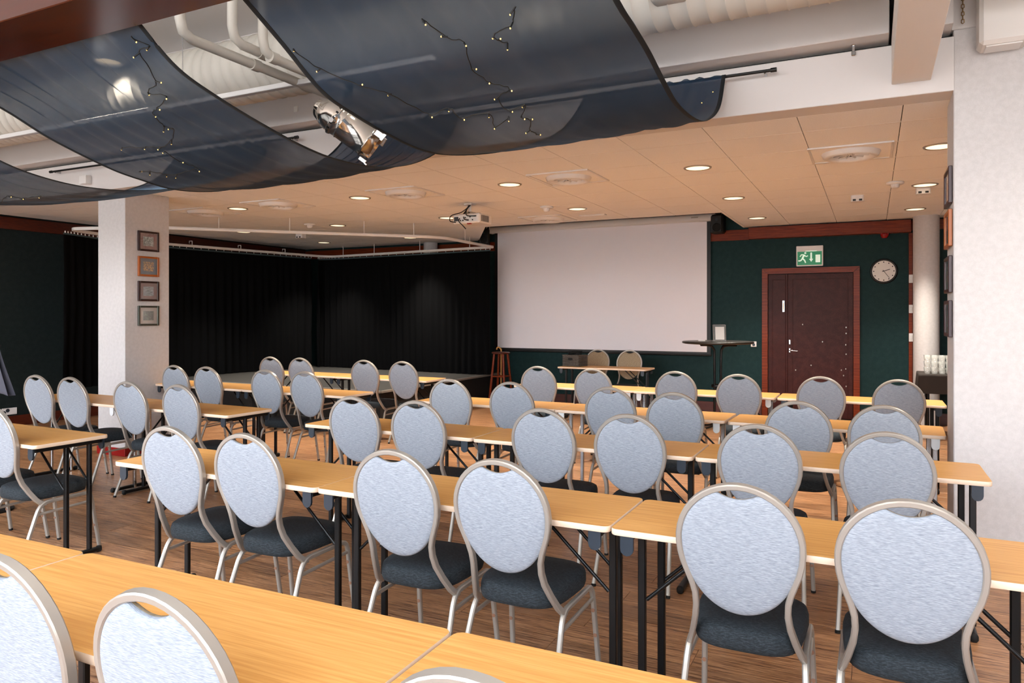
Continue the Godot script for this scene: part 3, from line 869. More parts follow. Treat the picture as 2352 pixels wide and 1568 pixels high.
	var set_r := [[2.30, plum, Color(0.7, 0.66, 0.62), "topmost framed picture on the side of the right pillar"], [2.055, honey, Color(0.16, 0.12, 0.10), "honey framed picture, second down on the right pillar"],
		[1.79, plum, Color(0.24, 0.10, 0.10), "dark framed picture, third down on the right pillar"], [1.535, plum, Color(0.3, 0.12, 0.1), "lowest framed picture on the side of the right pillar"]]
	for k in 4:
		picture(Vector3(0.469, 1.555 + (set_r[k][0] - 1.555) * 1.15, -5.712), -PI * 0.5, 0.33, 0.23, set_r[k][1], set_r[k][2], pho[3 - k], set_r[k][3])

func build_stage() -> void:
	# platform
	var s := thing("stage", "low dark stage platform with black skirt behind the left tables", "stage", Vector3.ZERO)
	var poly := PackedVector2Array([Vector2(-11.35, -12.55), Vector2(-6.45, -12.55), Vector2(-6.45, -8.72), Vector2(-11.35, -8.72)])
	part(s, "deck", prism(poly, 0.42, 0.45), M.stage_top)
	part(s, "nosing", boxes([[Vector3(-8.9, 0.432, -8.71), Vector3(4.90, 0.036, 0.02)], [Vector3(-6.44, 0.432, -10.635), Vector3(0.02, 0.036, 3.83)]], 0.003), M.champagne)
	part(s, "skirt", prism(PackedVector2Array([Vector2(-11.3, -12.50), Vector2(-6.48, -12.50), Vector2(-6.48, -8.75), Vector2(-11.3, -8.75)]), FL, 0.42), M.stage_skirt)
	# curtain rail: a closed loop hung under the ceiling
	var ry := 2.80
	var corners := [Vector3(-10.4377, ry, -6.5643), Vector3(-9.1683, ry, -6.9983), Vector3(-6.1845, ry, -9.9386), Vector3(-6.2062, ry, -11.7831), Vector3(-10.416, ry, -12.2388), Vector3(-11.0887, ry, -8.68)]
	var path := []
	var n := corners.size()
	for i in n:
		var p: Vector3 = corners[i]
		var a: Vector3 = p + (corners[(i - 1 + n) % n] - p).normalized() * (0.3 if i != 3 else 0.03)
		var b: Vector3 = p + (corners[(i + 1) % n] - p).normalized() * (0.3 if i != 3 else 0.03)
		for k in 7:
			var t := k / 6.0
			path.append(a * (1 - t) * (1 - t) + p * 2 * t * (1 - t) + b * t * t)
	var r := thing("curtain_rail", "white curtain rail looping under the ceiling around the stage", "curtain rail", Vector3.ZERO)
	part(r, "track", sweep(path, rrect(0.036, 0.046, 0.006, 1), Vector3.UP, true), M.white_gloss)
	for h in [[-8.5281, -7.6276], [-7.8228, -8.3219], [-7.0417, -9.0923], [-6.4883, -9.6348], [-6.1954, -10.7415], [-6.727, -11.8374], [-7.9205, -11.9676], [-9.114, -12.0978], [-9.982, -12.1845], [-10.9802, -9.2225], [-10.8175, -10.199], [-10.633, -11.1755]]:
		var o := part(r, "hanger_rod", rod(Vector3(h[0], ry + 0.01, h[1]), Vector3(h[0], CEIL if h[0] > -10.5 else ry + 0.09, h[1]), 0.007, 8), M.white_gloss)
		if h[0] <= -10.5:
			part(o, "hook", sweep([Vector3(h[0], ry + 0.09, h[1]), Vector3(h[0] - 0.06, ry + 0.09, h[1] + 0.01), Vector3(h[0] - 0.06, ry + 0.05, h[1] + 0.01)], rrect(0.012, 0.012, 0.003, 1)), M.white_gloss)
	# curtains
	curtain([Vector3(-10.5462, 0, -6.6185), Vector3(-11.067, 0, -8.7343), Vector3(-10.5788, 0, -11.8808)], "black stage curtain hanging along the left side", 5)
	curtain([Vector3(-10.5028, 0, -12.0218), Vector3(-10.2532, 0, -12.2171), Vector3(-6.293, 0, -11.8265)], "black stage curtain hanging along the back wall", 9)

func curtain(pts: Array, label: String, sd: int) -> void:
	var t := thing("stage_curtain", label, "curtain", Vector3.ZERO, 0, "black curtains round the stage")
	var nz := FastNoiseLite.new()
	nz.seed = sd
	nz.frequency = 1.0
	var base := smooth_path(pts, 140)
	var rows := []
	var ys := [2.75, 2.715, 2.60, 2.25, 1.7, 1.15, 0.8, 0.462]
	for y in ys:
		var row := []
		var run := 0.0
		for i in base.size():
			var a: Vector3 = base[maxi(i - 1, 0)]
			var b: Vector3 = base[mini(i + 1, base.size() - 1)]
			if i > 0:
				run += (base[i] as Vector3).distance_to(base[i - 1])
			var T := (b - a).normalized()
			var S := T.cross(Vector3.UP)
			var drop: float = clampf((2.75 - y) / 0.8, 0.12, 1.0)
			var ph := run * 38.0 + 2.2 * nz.get_noise_2d(run * 2.2, 0) + 0.5 * nz.get_noise_2d(run * 1.5, y * 1.2)
			var amp := 0.028 * drop * (0.7 + 0.6 * nz.get_noise_2d(run * 1.3, 7.0))
			row.append(base[i] + S * (amp * sin(ph) + 0.05 * (drop - 0.12) * nz.get_noise_2d(run * 1.1, y * 0.4)) + Vector3(0, y, 0))
		rows.append(row)
	var st := new_st()
	add_grid(st, rows)
	part(t, "cloth", done(st), M.curtain)
	# heading tape with gliders
	var tape := []
	for y in [2.759, 2.733]:
		var row := []
		for p in rows[0]:
			row.append(Vector3(p.x, y, p.z) + Vector3(0.006, 0, 0.006))
		tape.append(row)
	var s2 := new_st()
	add_grid(s2, tape)
	part(t, "heading_tape", done(s2), M.tape)
	var glider := box(Vector3(0.012, 0.03, 0.012), 0.002)
	for i in range(4, base.size(), 6):
		part(t, "glider", glider, M.white_gloss, base[i] + Vector3(0, 2.771, 0))

# ---------------------------------------------------------------- furniture
func make_table(called: String, pale: bool) -> Node3D:
	var t := thing(called, "", "table")
	var L := 1.458
	var D := 0.50
	var poly := round_rect_poly(L, D, 0.028)
	var st := new_st()
	add_prism(st, poly, 0.791, 0.815, false, true)
	part(t, "tabletop", done(st), M.beech)
	var rows := []
	for lv in [[0.791, 0.0], [0.794, 0.0015], [0.8115, 0.0015], [0.8148, 0.0]]:
		var ring := []
		for p in round_rect_poly(L + lv[1] * 2, D + lv[1] * 2, 0.028):
			ring.append(Vector3(p.x, lv[0], p.y))
		rows.append(ring)
	st = new_st()
	add_grid(st, rows, false, true)
	part(t, "edge_band", done(st), M.beech_edge_daylit)
	var lm: Material = M.steel if pale else M.black_steel
	var leg := box(Vector3(0.032, 0.765, 0.025), 0.004, Vector3(0, 0.3875, 0))
	for s in [-1, 1]:
		var x: float = s * (L * 0.5 - 0.058)
		part(t, "cross_bar", box(Vector3(0.035, 0.03, 0.45), 0.004), M.black_steel, Vector3(x, 0.775, -0.005))
		part(t, "leg", leg, lm, Vector3(x, 0, 0.01))
		part(t, "leg", leg, lm, Vector3(x - s * 0.034, 0, -0.17))
		var ft := part(t, "foot", sweep([Vector3(x - s * 0.017, 0.022, -0.22), Vector3(x - s * 0.017, 0.022, 0.21)], rrect(0.04, 0.03, 0.01)), M.black_steel)
		for e in [-0.225, 0.215]:
			part(ft, "foot_cap", lathe([Vector2(0, 0.022), Vector2(0.014, 0.018), Vector2(0.021, 0.006), Vector2(0.021, -0.012), Vector2(0.014, -0.021), Vector2(0, -0.022)], 12), M.rubber, Vector3(x - s * 0.017, 0.022, e))
		for e in [0.232, -0.238]:
			var tp := PackedVector2Array([Vector2(-0.026, 0.03), Vector2(-0.026, -0.02)])
			for k in 7:
				tp.append(Vector2(0, -0.022) + Vector2.from_angle(PI + PI * k / 6.0) * 0.026)
			tp.append(Vector2(0.026, 0.03))
			part(t, "bracket_tab", plate(tp, 0.012), M.tab_pale if pale else M.tab_dark, Vector3(x - s * 0.004, 0.76, e - 0.006))
		for zz in [0.01, -0.17]:
			part(t, "brace", rod(Vector3(x - s * 0.02, 0.47, zz), Vector3(x - s * 0.36, 0.785, zz), 0.008, 8), M.black_steel)
	return t

func back_z(y: float) -> float:
	return (y - 1.05) * 0.19

func make_chair() -> Node3D:
	var t := thing("banquet_chair", "", "chair")
	var yc := 0.84
	var a := 0.209
	# back frame: one bent tube from seat side to seat side
	var half := []
	for k in 15:
		var f := deg_to_rad(118.0 * k / 14.0)
		var y := yc + (0.209 if f < PI * 0.5 else 0.25) * cos(f)
		half.append(Vector3(a * sin(f), y, back_z(y)))
	for p in [Vector3(0.169, 0.680, back_z(0.680)), Vector3(0.159, 0.640, back_z(0.640)), Vector3(0.157, 0.595, -0.090), Vector3(0.163, 0.545, -0.108), Vector3(0.177, 0.485, -0.142), Vector3(0.193, 0.430, -0.178), Vector3(0.201, 0.405, -0.203), Vector3(0.204, 0.396, -0.235)]:
		half.append(p)
	var path := []
	for i in range(half.size() - 1, 0, -1):
		path.append(Vector3(-half[i].x, half[i].y, half[i].z))
	path.append_array(half)
	part(t, "back_frame", sweep(path, rrect(0.021, 0.030, 0.004, 1), Vector3(0, -0.19, 1).normalized(), false, true), M.champagne)
	# padded back: rear cover and front pad
	var outline := []
	for k in 96:
		var f := TAU * k / 96
		var x := 0.2 * sin(f)
		var y := yc + (0.199 if cos(f) > 0 else 0.264) * cos(f)
		if cos(f) > 0 and absf(x) < 0.072:
			y -= 0.036 * (1.0 - x * x / (0.072 * 0.072))
		outline.append(Vector2(x, y))
	for side in [1, -1]:
		var rows := []
		for lv in [[1.0, 0.0], [1.0, 0.008], [0.975, 0.013], [0.90, 0.016], [0.6, 0.018], [0.3, 0.019], [0.02, 0.019]]:
			var ring := []
			for p in outline:
				var q := Vector2(0, 0.81).lerp(p, lv[0])
				ring.append(Vector3(q.x, q.y, back_z(q.y) + side * lv[1]))
			rows.append(ring)
		var st := new_st()
		add_grid(st, rows, false, true, side < 0)
		add_cap(st, rows[-1], side > 0)
		part(t, "back_cover" if side > 0 else "back_pad", done(st), M.back_fabric if side > 0 else M.front_fabric)
	# seat cushion
	var srows := []
	for lv in [[0.02, 0.420], [0.90, 0.420], [0.975, 0.426], [1.0, 0.446], [0.997, 0.474], [0.97, 0.494], [0.90, 0.504], [0.5, 0.511], [0.02, 0.512]]:
		var ring := []
		for k in 40:
			var f := TAU * k / 40
			var cx := signf(cos(f)) * pow(absf(cos(f)), 0.55)
			var cz := signf(sin(f)) * pow(absf(sin(f)), 0.55)
			var w := 0.218 - 0.03 * (cz + 1) * 0.5
			ring.append(Vector3(cx * w * lv[0], lv[1], -0.345 + cz * 0.225 * lv[0]))
		srows.append(ring)
	var ss := new_st()
	add_grid(ss, srows, false, true)
	add_cap(ss, srows[-1], true)
	add_cap(ss, srows[0])
	part(t, "seat", done(ss), M.seat_fabric)
	var prof := rrect(0.023, 0.023, 0.005, 1)
	for s in [-1, 1]:
		var rear := part(t, "rear_leg", sweep(smooth_path([Vector3(s * 0.204, 0.405, -0.27), Vector3(s * 0.205, 0.400, -0.225), Vector3(s * 0.208, 0.365, -0.185), Vector3(s * 0.213, 0.27, -0.145), Vector3(s * 0.226, 0.012, -0.045)], 4), prof, Vector3(s, 0, 0), false, true), M.champagne_leg)
		var front := part(t, "front_leg", sweep(smooth_path([Vector3(s * 0.204, 0.405, -0.49), Vector3(s * 0.205, 0.400, -0.525), Vector3(s * 0.208, 0.365, -0.55), Vector3(s * 0.213, 0.25, -0.565), Vector3(s * 0.222, 0.012, -0.60)], 4), prof, Vector3(s, 0, 0), false, true), M.champagne_leg)
		part(rear, "glide", rod(Vector3(s * 0.226, 0.0, -0.042), Vector3(s * 0.226, 0.016, -0.046), 0.014, 10), M.rubber)
		part(front, "glide", rod(Vector3(s * 0.222, 0.0, -0.602), Vector3(s * 0.222, 0.016, -0.599), 0.014, 10), M.rubber)
		for y in [0.29, 0.17]:
			var b := part(front, "rivet", disc(0.009, 0.003, 10), M.rivet, Vector3(s * lerpf(0.213, 0.222, (0.25 - y) / 0.24), y, lerpf(-0.565, -0.60, (0.25 - y) / 0.24) + 0.0115))
			b.set_meta("label", "copper coloured rivet")
		part(t, "seat_rail", sweep([Vector3(s * 0.204, 0.405, -0.265), Vector3(s * 0.204, 0.405, -0.495)], prof, Vector3.UP, false, true), M.champagne_leg)
		part(t, "stretcher", sweep([Vector3(s * 0.210, 0.335, -0.172), Vector3(s * 0.210, 0.345, -0.555)], rrect(0.014, 0.018, 0.005), Vector3.UP), M.champagne_leg)
	return t

var table_proto := {}
var chair_proto: Node3D

func place_table(x0: float, near_z: float, turn: float, pale: bool, label: String) -> void:
	var t: Node3D
	if not table_proto.has(pale):
		t = make_table("folding_table" if not pale else numbered("folding_table"), pale)
		table_proto[pale] = t
	else:
		t = table_proto[pale].duplicate()
		t.name = numbered("folding_table")
		add_child(t)
	describe(t, label, "table", "beech folding tables")
	t.rotation.y = turn
	t.position = Vector3(x0 + 0.731, FL, near_z - 0.25)

func place_chair(x: float, z: float, turn: float, label: String) -> void:
	var c: Node3D
	if chair_proto == null:
		c = make_chair()
		chair_proto = c
	else:
		c = chair_proto.duplicate()
		c.name = numbered("banquet_chair")
		add_child(c)
	describe(c, label, "chair", "grey oval-backed chairs")
	c.position = Vector3(x, FL, z)
	c.rotation.y = turn

func build_tables_and_chairs() -> void:
	var near := ["row nearest the camera", "second nearest row", "third nearest row", "fourth nearest row", "farthest row"]
	# right block: start x, near z, turn, pale legs
	var right := [[[-3.91, -1.11, 0.012, false], [-2.442, -1.135, 0.016, false], [-0.972, -1.155, 0.012, false]],
		[[-3.845, -2.70, 0.004, false], [-2.383, -2.71, 0.004, false], [-0.912, -2.70, 0.0, false]],
		[[-3.872, -4.265, 0.0, false], [-2.402, -4.26, 0.002, false], [-0.928, -4.275, 0.006, false]],
		[[-3.958, -5.90, -0.012, false], [-2.49, -5.86, -0.03, true], [-1.0, -5.79, -0.03, true]],
		[[-3.80, -7.72, 0.0, true], [-2.335, -7.69, 0.0, true], [-0.852, -7.69, 0.0, false]]]
	var where := ["left", "middle", "right"]
	for r in right.size():
		for k in 3:
			var q: Array = right[r][k]
			place_table(q[0], q[1], q[2], q[3], "beech folding table, %s of three in the %s, right of the aisle" % [where[k], near[r]])
	var left := [[[-6.205, -2.80, -0.01, false]], [[-7.68, -4.40, -0.03, true], [-6.205, -4.355, -0.03, false]], [[-7.745, -5.95, -0.026, false], [-6.28, -5.91, -0.026, false]], [[-7.95, -7.74, 0.0, false], [-6.48, -7.72, 0.0, false]]]
	for r in left.size():
		for k in left[r].size():
			var q: Array = left[r][k]
			var lb := "beech folding table cut by the left edge, left of the aisle" if r == 0 else "beech folding table, %s one in the %s left of the aisle" % [["left", "right"][k], near[r + 1]]
			place_table(q[0], q[1], q[2], q[3], lb)
	place_table(-4.53, -10.80, 0.0, false, "beech folding table standing alone under the projection screen")
	# chairs: where the top of each back stands
	var rows_r := [[[-1.90, -1.03, 0.0], [-1.365, -1.04, 0.0], [-0.585, -1.03, 0.0]],
		[[-3.309, -2.62, 0.03], [-2.777, -2.63, 0.02], [-1.868, -2.595, 0.02], [-1.358, -2.61, 0.0], [-0.417, -2.60, 0.02], [0.106, -2.61, 0.0]],
		[[-3.341, -4.17, 0.04], [-2.788, -4.16, 0.02], [-1.854, -4.16, 0.0], [-1.287, -4.14, 0.02], [-0.546, -4.06, -0.02], [0.067, -4.08, 0.02]],
		[[-3.46, -5.70, 0.03], [-2.83, -5.69, 0.0], [-1.91, -5.64, 0.0], [-1.34, -5.46, 0.03], [-0.453, -5.28, 0.0], [0.07, -5.29, 0.02]],
		[[-3.42, -7.58, 0.04], [-2.734, -7.50, 0.0], [-1.832, -7.53, 0.02], [-1.185, -7.43, 0.02], [-0.439, -7.50, 0.0], [0.216, -7.46, 0.02]]]
	for r in rows_r.size():
		for k in rows_r[r].size():
			var q: Array = rows_r[r][k]
			place_chair(q[0], q[1], q[2], "grey oval-back chair, %s from left in the %s, right of the aisle" % [ORD[k], near[r]])
	var rows_l := [[[-5.66, -2.70, 0.02], [-5.10, -2.72, 0.02]], [[-7.31, -4.31, 0.02], [-6.76, -4.30, 0.02], [-5.89, -4.26, 0.0], [-5.235, -4.25, 0.0]],
		[[-7.29, -5.86, 0.02], [-6.76, -5.86, 0.0], [-5.83, -5.82, 0.0], [-5.275, -5.82, 0.0]],
		[[-7.56, -7.65, 0.02], [-7.02, -7.65, 0.02], [-5.92, -7.63, 0.03], [-5.31, -7.62, 0.03]]]
	for r in rows_l.size():
		for k in rows_l[r].size():
			var q: Array = rows_l[r][k]
			place_chair(q[0], q[1], q[2], "grey oval-back chair, %s from left in the %s, left of the aisle" % [ORD[k], near[r + 1]])
	place_chair(-4.19, -11.80, PI, "taupe oval-back chair facing us under the screen, next to the basket")
	place_chair(-3.63, -11.80, PI + 0.03, "taupe oval-back chair facing us under the screen, right-hand one")
	# high bar table
	var b := thing("bar_table", "round dark high bar table on slim steel legs", "table", Vector3(-2.0, FL, -10.75))
	part(b, "table_top", lathe([Vector2(0, 1.23), Vector2(0.47, 1.23), Vector2(0.497, 1.237), Vector2(0.502, 1.25), Vector2(0.497, 1.263), Vector2(0.48, 1.267), Vector2(0, 1.267)], 48), M.dark_top)
	for k in 4:
		var an := TAU * (k + 0.35) / 4
		var u := Vector3(cos(an), 0, sin(an))
		part(b, "leg", sweep(smooth_path([u * 0.32 + Vector3(0, 0.02, 0), u * 0.10 + Vector3(0, 0.06, 0), u * 0.065 + Vector3(0, 0.20, 0), u * 0.065 + Vector3(0, 1.03, 0), u * 0.09 + Vector3(0, 1.165, 0), u * 0.17 + Vector3(0, 1.207, 0), u * 0.34 + Vector3(0, 1.215, 0)], 5), circle(10, 0.015)), M.black_steel)
	part(b, "clamp_ring", lathe([Vector2(0.086, 0.60), Vector2(0.09, 0.61), Vector2(0.09, 0.63), Vector2(0.086, 0.64)], 20), M.black_steel)
	# sign holder on it
	var sh := thing("sign_holder", "clear table sign holder with a white sheet on the bar table", "sign holder", Vector3(-1.97, 1.182, -10.72), 0.35)
	part(sh, "foot", box(Vector3(0.19, 0.006, 0.10), 0.002), M.pane, Vector3(0, 0.003, 0.0))
	var sheet := part(sh, "panel", box(Vector3(0.18, 0.235, 0.004), 0.001, Vector3(0, 0.117, 0)), M.pane, Vector3(0, 0.006, 0.02))
	sheet.rotation.x = -0.18
	part(sheet, "frame", boxes([[Vector3(-0.088, 0.117, 0), Vector3(0.006, 0.235, 0.007)], [Vector3(0.088, 0.117, 0), Vector3(0.006, 0.235, 0.007)], [Vector3(0, 0.232, 0), Vector3(0.17, 0.006, 0.007)], [Vector3(0, 0.003, 0), Vector3(0.17, 0.006, 0.007)]], 0.001), M.steel)
	part(sheet, "paper_sheet", box(Vector3(0.125, 0.185, 0.002), 0.0, Vector3(0.005, 0.11, 0.0035)), M.paper)
	one("remote_control", box(Vector3(0.10, 0.016, 0.035), 0.006), M.white_gloss, "small pale remote lying on the bar table's left side", "remote", Vector3(-2.2, 1.19, -10.62))
	# bar stool
	var st := thing("bar_stool", "dark wooden bar stool standing left below the screen", "stool", Vector3(-5.95, FL, -11.6))
	part(st, "seat", lathe([Vector2(0, 0.95), Vector2(0.15, 0.95), Vector2(0.165, 0.96), Vector2(0.165, 0.975), Vector2(0.15, 0.985), Vector2(0, 0.987)], 28), M.mahogany_dark)
	for k in 4:
		var an := TAU * (k + 0.5) / 4
		var u := Vector3(cos(an), 0, sin(an))
		part(st, "leg", sweep([u * 0.23, u * 0.125 + Vector3(0, 0.95, 0)], rrect(0.036, 0.036, 0.006, 1)), M.mahogany)
		var v := Vector3(cos(an + TAU / 4), 0, sin(an + TAU / 4))
		part(st, "stretcher", rod(u * 0.20 + Vector3(0, 0.26, 0), v * 0.20 + Vector3(0, 0.26, 0), 0.012), M.mahogany)
		part(st, "stretcher", rod(u * 0.165 + Vector3(0, 0.55, 0), v * 0.165 + Vector3(0, 0.55, 0), 0.012), M.mahogany)
	one("walking_cane", sweep(smooth_path([Vector3(0, 0, 0), Vector3(-0.02, 0.93, -0.05), Vector3(-0.025, 1.01, -0.05), Vector3(-0.06, 1.05, -0.05), Vector3(-0.10, 1.045, -0.05), Vector3(-0.115, 1.01, -0.05)], 6), circle(8, 0.012)), M.beech, "pale crook-handled cane leaning behind the bar stool", "cane", Vector3(-6.08, FL, -11.85))
	# storage basket on the head table
	var bk := thing("storage_basket", "grey woven storage basket with cables on the table under the screen", "basket", Vector3(-4.33, 0.73, -11.08), -0.25)
	var wv := textured(noise_image(128, 128, [[0.0, Color(0.20, 0.18, 0.17)], [0.5, Color(0.34, 0.32, 0.30)], [1.0, Color(0.48, 0.45, 0.42)]], 22, 22, 71, 0.8), Vector3(3, 3, 3), 0.9)
	var bl := []
	for k in 7:
		var y := 0.012 + k * 0.024
		for s in [-1, 1]:
			bl.append([Vector3(0, y, s * 0.12), Vector3(0.32, 0.021, 0.02)])
			bl.append([Vector3(s * 0.15, y, 0), Vector3(0.02, 0.021, 0.22)])
	bl.append([Vector3(0, 0.005, 0), Vector3(0.30, 0.01, 0.24)])
	part(bk, "woven_body", boxes(bl, 0.005), wv)
	part(bk, "rim", boxes([[Vector3(0, 0.176, 0.122), Vector3(0.33, 0.016, 0.026)], [Vector3(0, 0.176, -0.122), Vector3(0.33, 0.016, 0.026)], [Vector3(0.152, 0.176, 0), Vector3(0.026, 0.016, 0.22)], [Vector3(-0.152, 0.176, 0), Vector3(0.026, 0.016, 0.22)]], 0.005), wv)
	part(bk, "handle_slot", box(Vector3(0.09, 0.03, 0.006), 0.002), M.black, Vector3(0, 0.12, 0.131))
	var cb := []
	for k in 40:
		cb.append(Vector3(sin(k * 1.3) * 0.10, 0.14 + 0.075 * absf(sin(k * 0.71)), cos(k * 0.9) * 0.07))
	one("cable_bundle", sweep(smooth_path(cb, 3), circle(5, 0.005)), M.cable, "tangle of black cables lying in the grey basket", "cable", Vector3(-4.33, 0.76, -11.08))
	# side table with glasses by the column
	var sd := thing("side_table", "narrow side table under a brown cloth beside the round column", "table", Vector3(1.27, FL, -11.45))
	part(sd, "board", box(Vector3(1.40, 0.03, 0.66), 0.004, Vector3(0, 0.835, 0)), M.beech)
	for p in [[-0.6, -0.25], [0.6, -0.25], [-0.6, 0.25], [0.6, 0.25]]:
		part(sd, "leg", rod(Vector3(p[0], 0, p[1]), Vector3(p[0], 0.82, p[1]), 0.016), M.black_steel)
	var cl := new_st()
	var crow := []
	for lv in [[0.30, 0.854, 0.0], [0.98, 0.854, 0.0], [1.0, 0.851, 0.0], [1.005, 0.825, 0.004], [1.01, 0.72, 0.012], [1.015, 0.60, 0.02]]:
		var ring := []
		var src := []
		for e in 4:
			for k in 12:
				var f := k / 12.0
				src.append([Vector2(-1 + 2 * f, -1), Vector2(1, -1 + 2 * f), Vector2(1 - 2 * f, 1), Vector2(-1, 1 - 2 * f)][e])
		for k in src.size():
			var p: Vector2 = src[k]
			var fold: float = 1.0 + lv[2] * sin(k * 1.9)
			ring.append(Vector3(p.x * 0.71 * lv[0] * fold, lv[1], p.y * 0.342 * lv[0] * fold))
		crow.append(ring)
	add_grid(cl, crow, false, true)
	add_cap(cl, crow[0])
	var tc := one("tablecloth", done(cl), M.brown_cloth, "dark brown cloth draped over the side table with glasses", "tablecloth", Vector3(1.27, FL, -11.45))
	tc.set_meta("group", "cloths")
	var glass := lathe([Vector2(0, 0.004), Vector2(0.026, 0.004), Vector2(0.0275, 0.012), Vector2(0.034, 0.072), Vector2(0.0365, 0.072), Vector2(0.030, 0.004), Vector2(0.0285, 0.0), Vector2(0, 0.0)], 16)
	size_now = 1.13
	for lv in 3:
		for gx in 5:
			for gz in 2:
				one("glass_tumbler", glass, M.tumbler, "clear tumbler, %s layer, %s from left, %s row of the stacked glasses" % [["bottom", "middle", "top"][lv], ORD[gx], ["front", "back"][gz]], "glass", Vector3(0.665 + gx * 0.085, FL + 0.856 + lv * 0.0825, -11.27 - gz * 0.085), "stacked tumblers on the side table")
	size_now = 1.0

# ---------------------------------------------------------------- cloths overhead
func profile(pts: Array, t: float) -> Vector2:   # pts: (z, y), t 0..1 from the brown beam to the rod
	var f := t * (pts.size() - 1)
	var i := mini(int(f), pts.size() - 2)
	return (pts[i] as Vector2).cubic_interpolate(pts[i + 1], pts[maxi(i - 1, 0)], pts[mini(i + 2, pts.size() - 1)], f - i)

func drape_point(d: Dictionary, u: float, t: float) -> Vector3:
	var a := profile(d.left, t)
	var b := profile(d.right, t)
	var p := a.lerp(b, u)
	var g := smoothstep(0.62, 1.0, t)
	var x := lerpf(lerpf(d.xl, d.xr, u), lerpf(d.bl, d.br, u), g)
	var sag: float = d.sag * sin(PI * u) * sin(PI * t)
	return Vector3(x, p.y - sag, p.x)

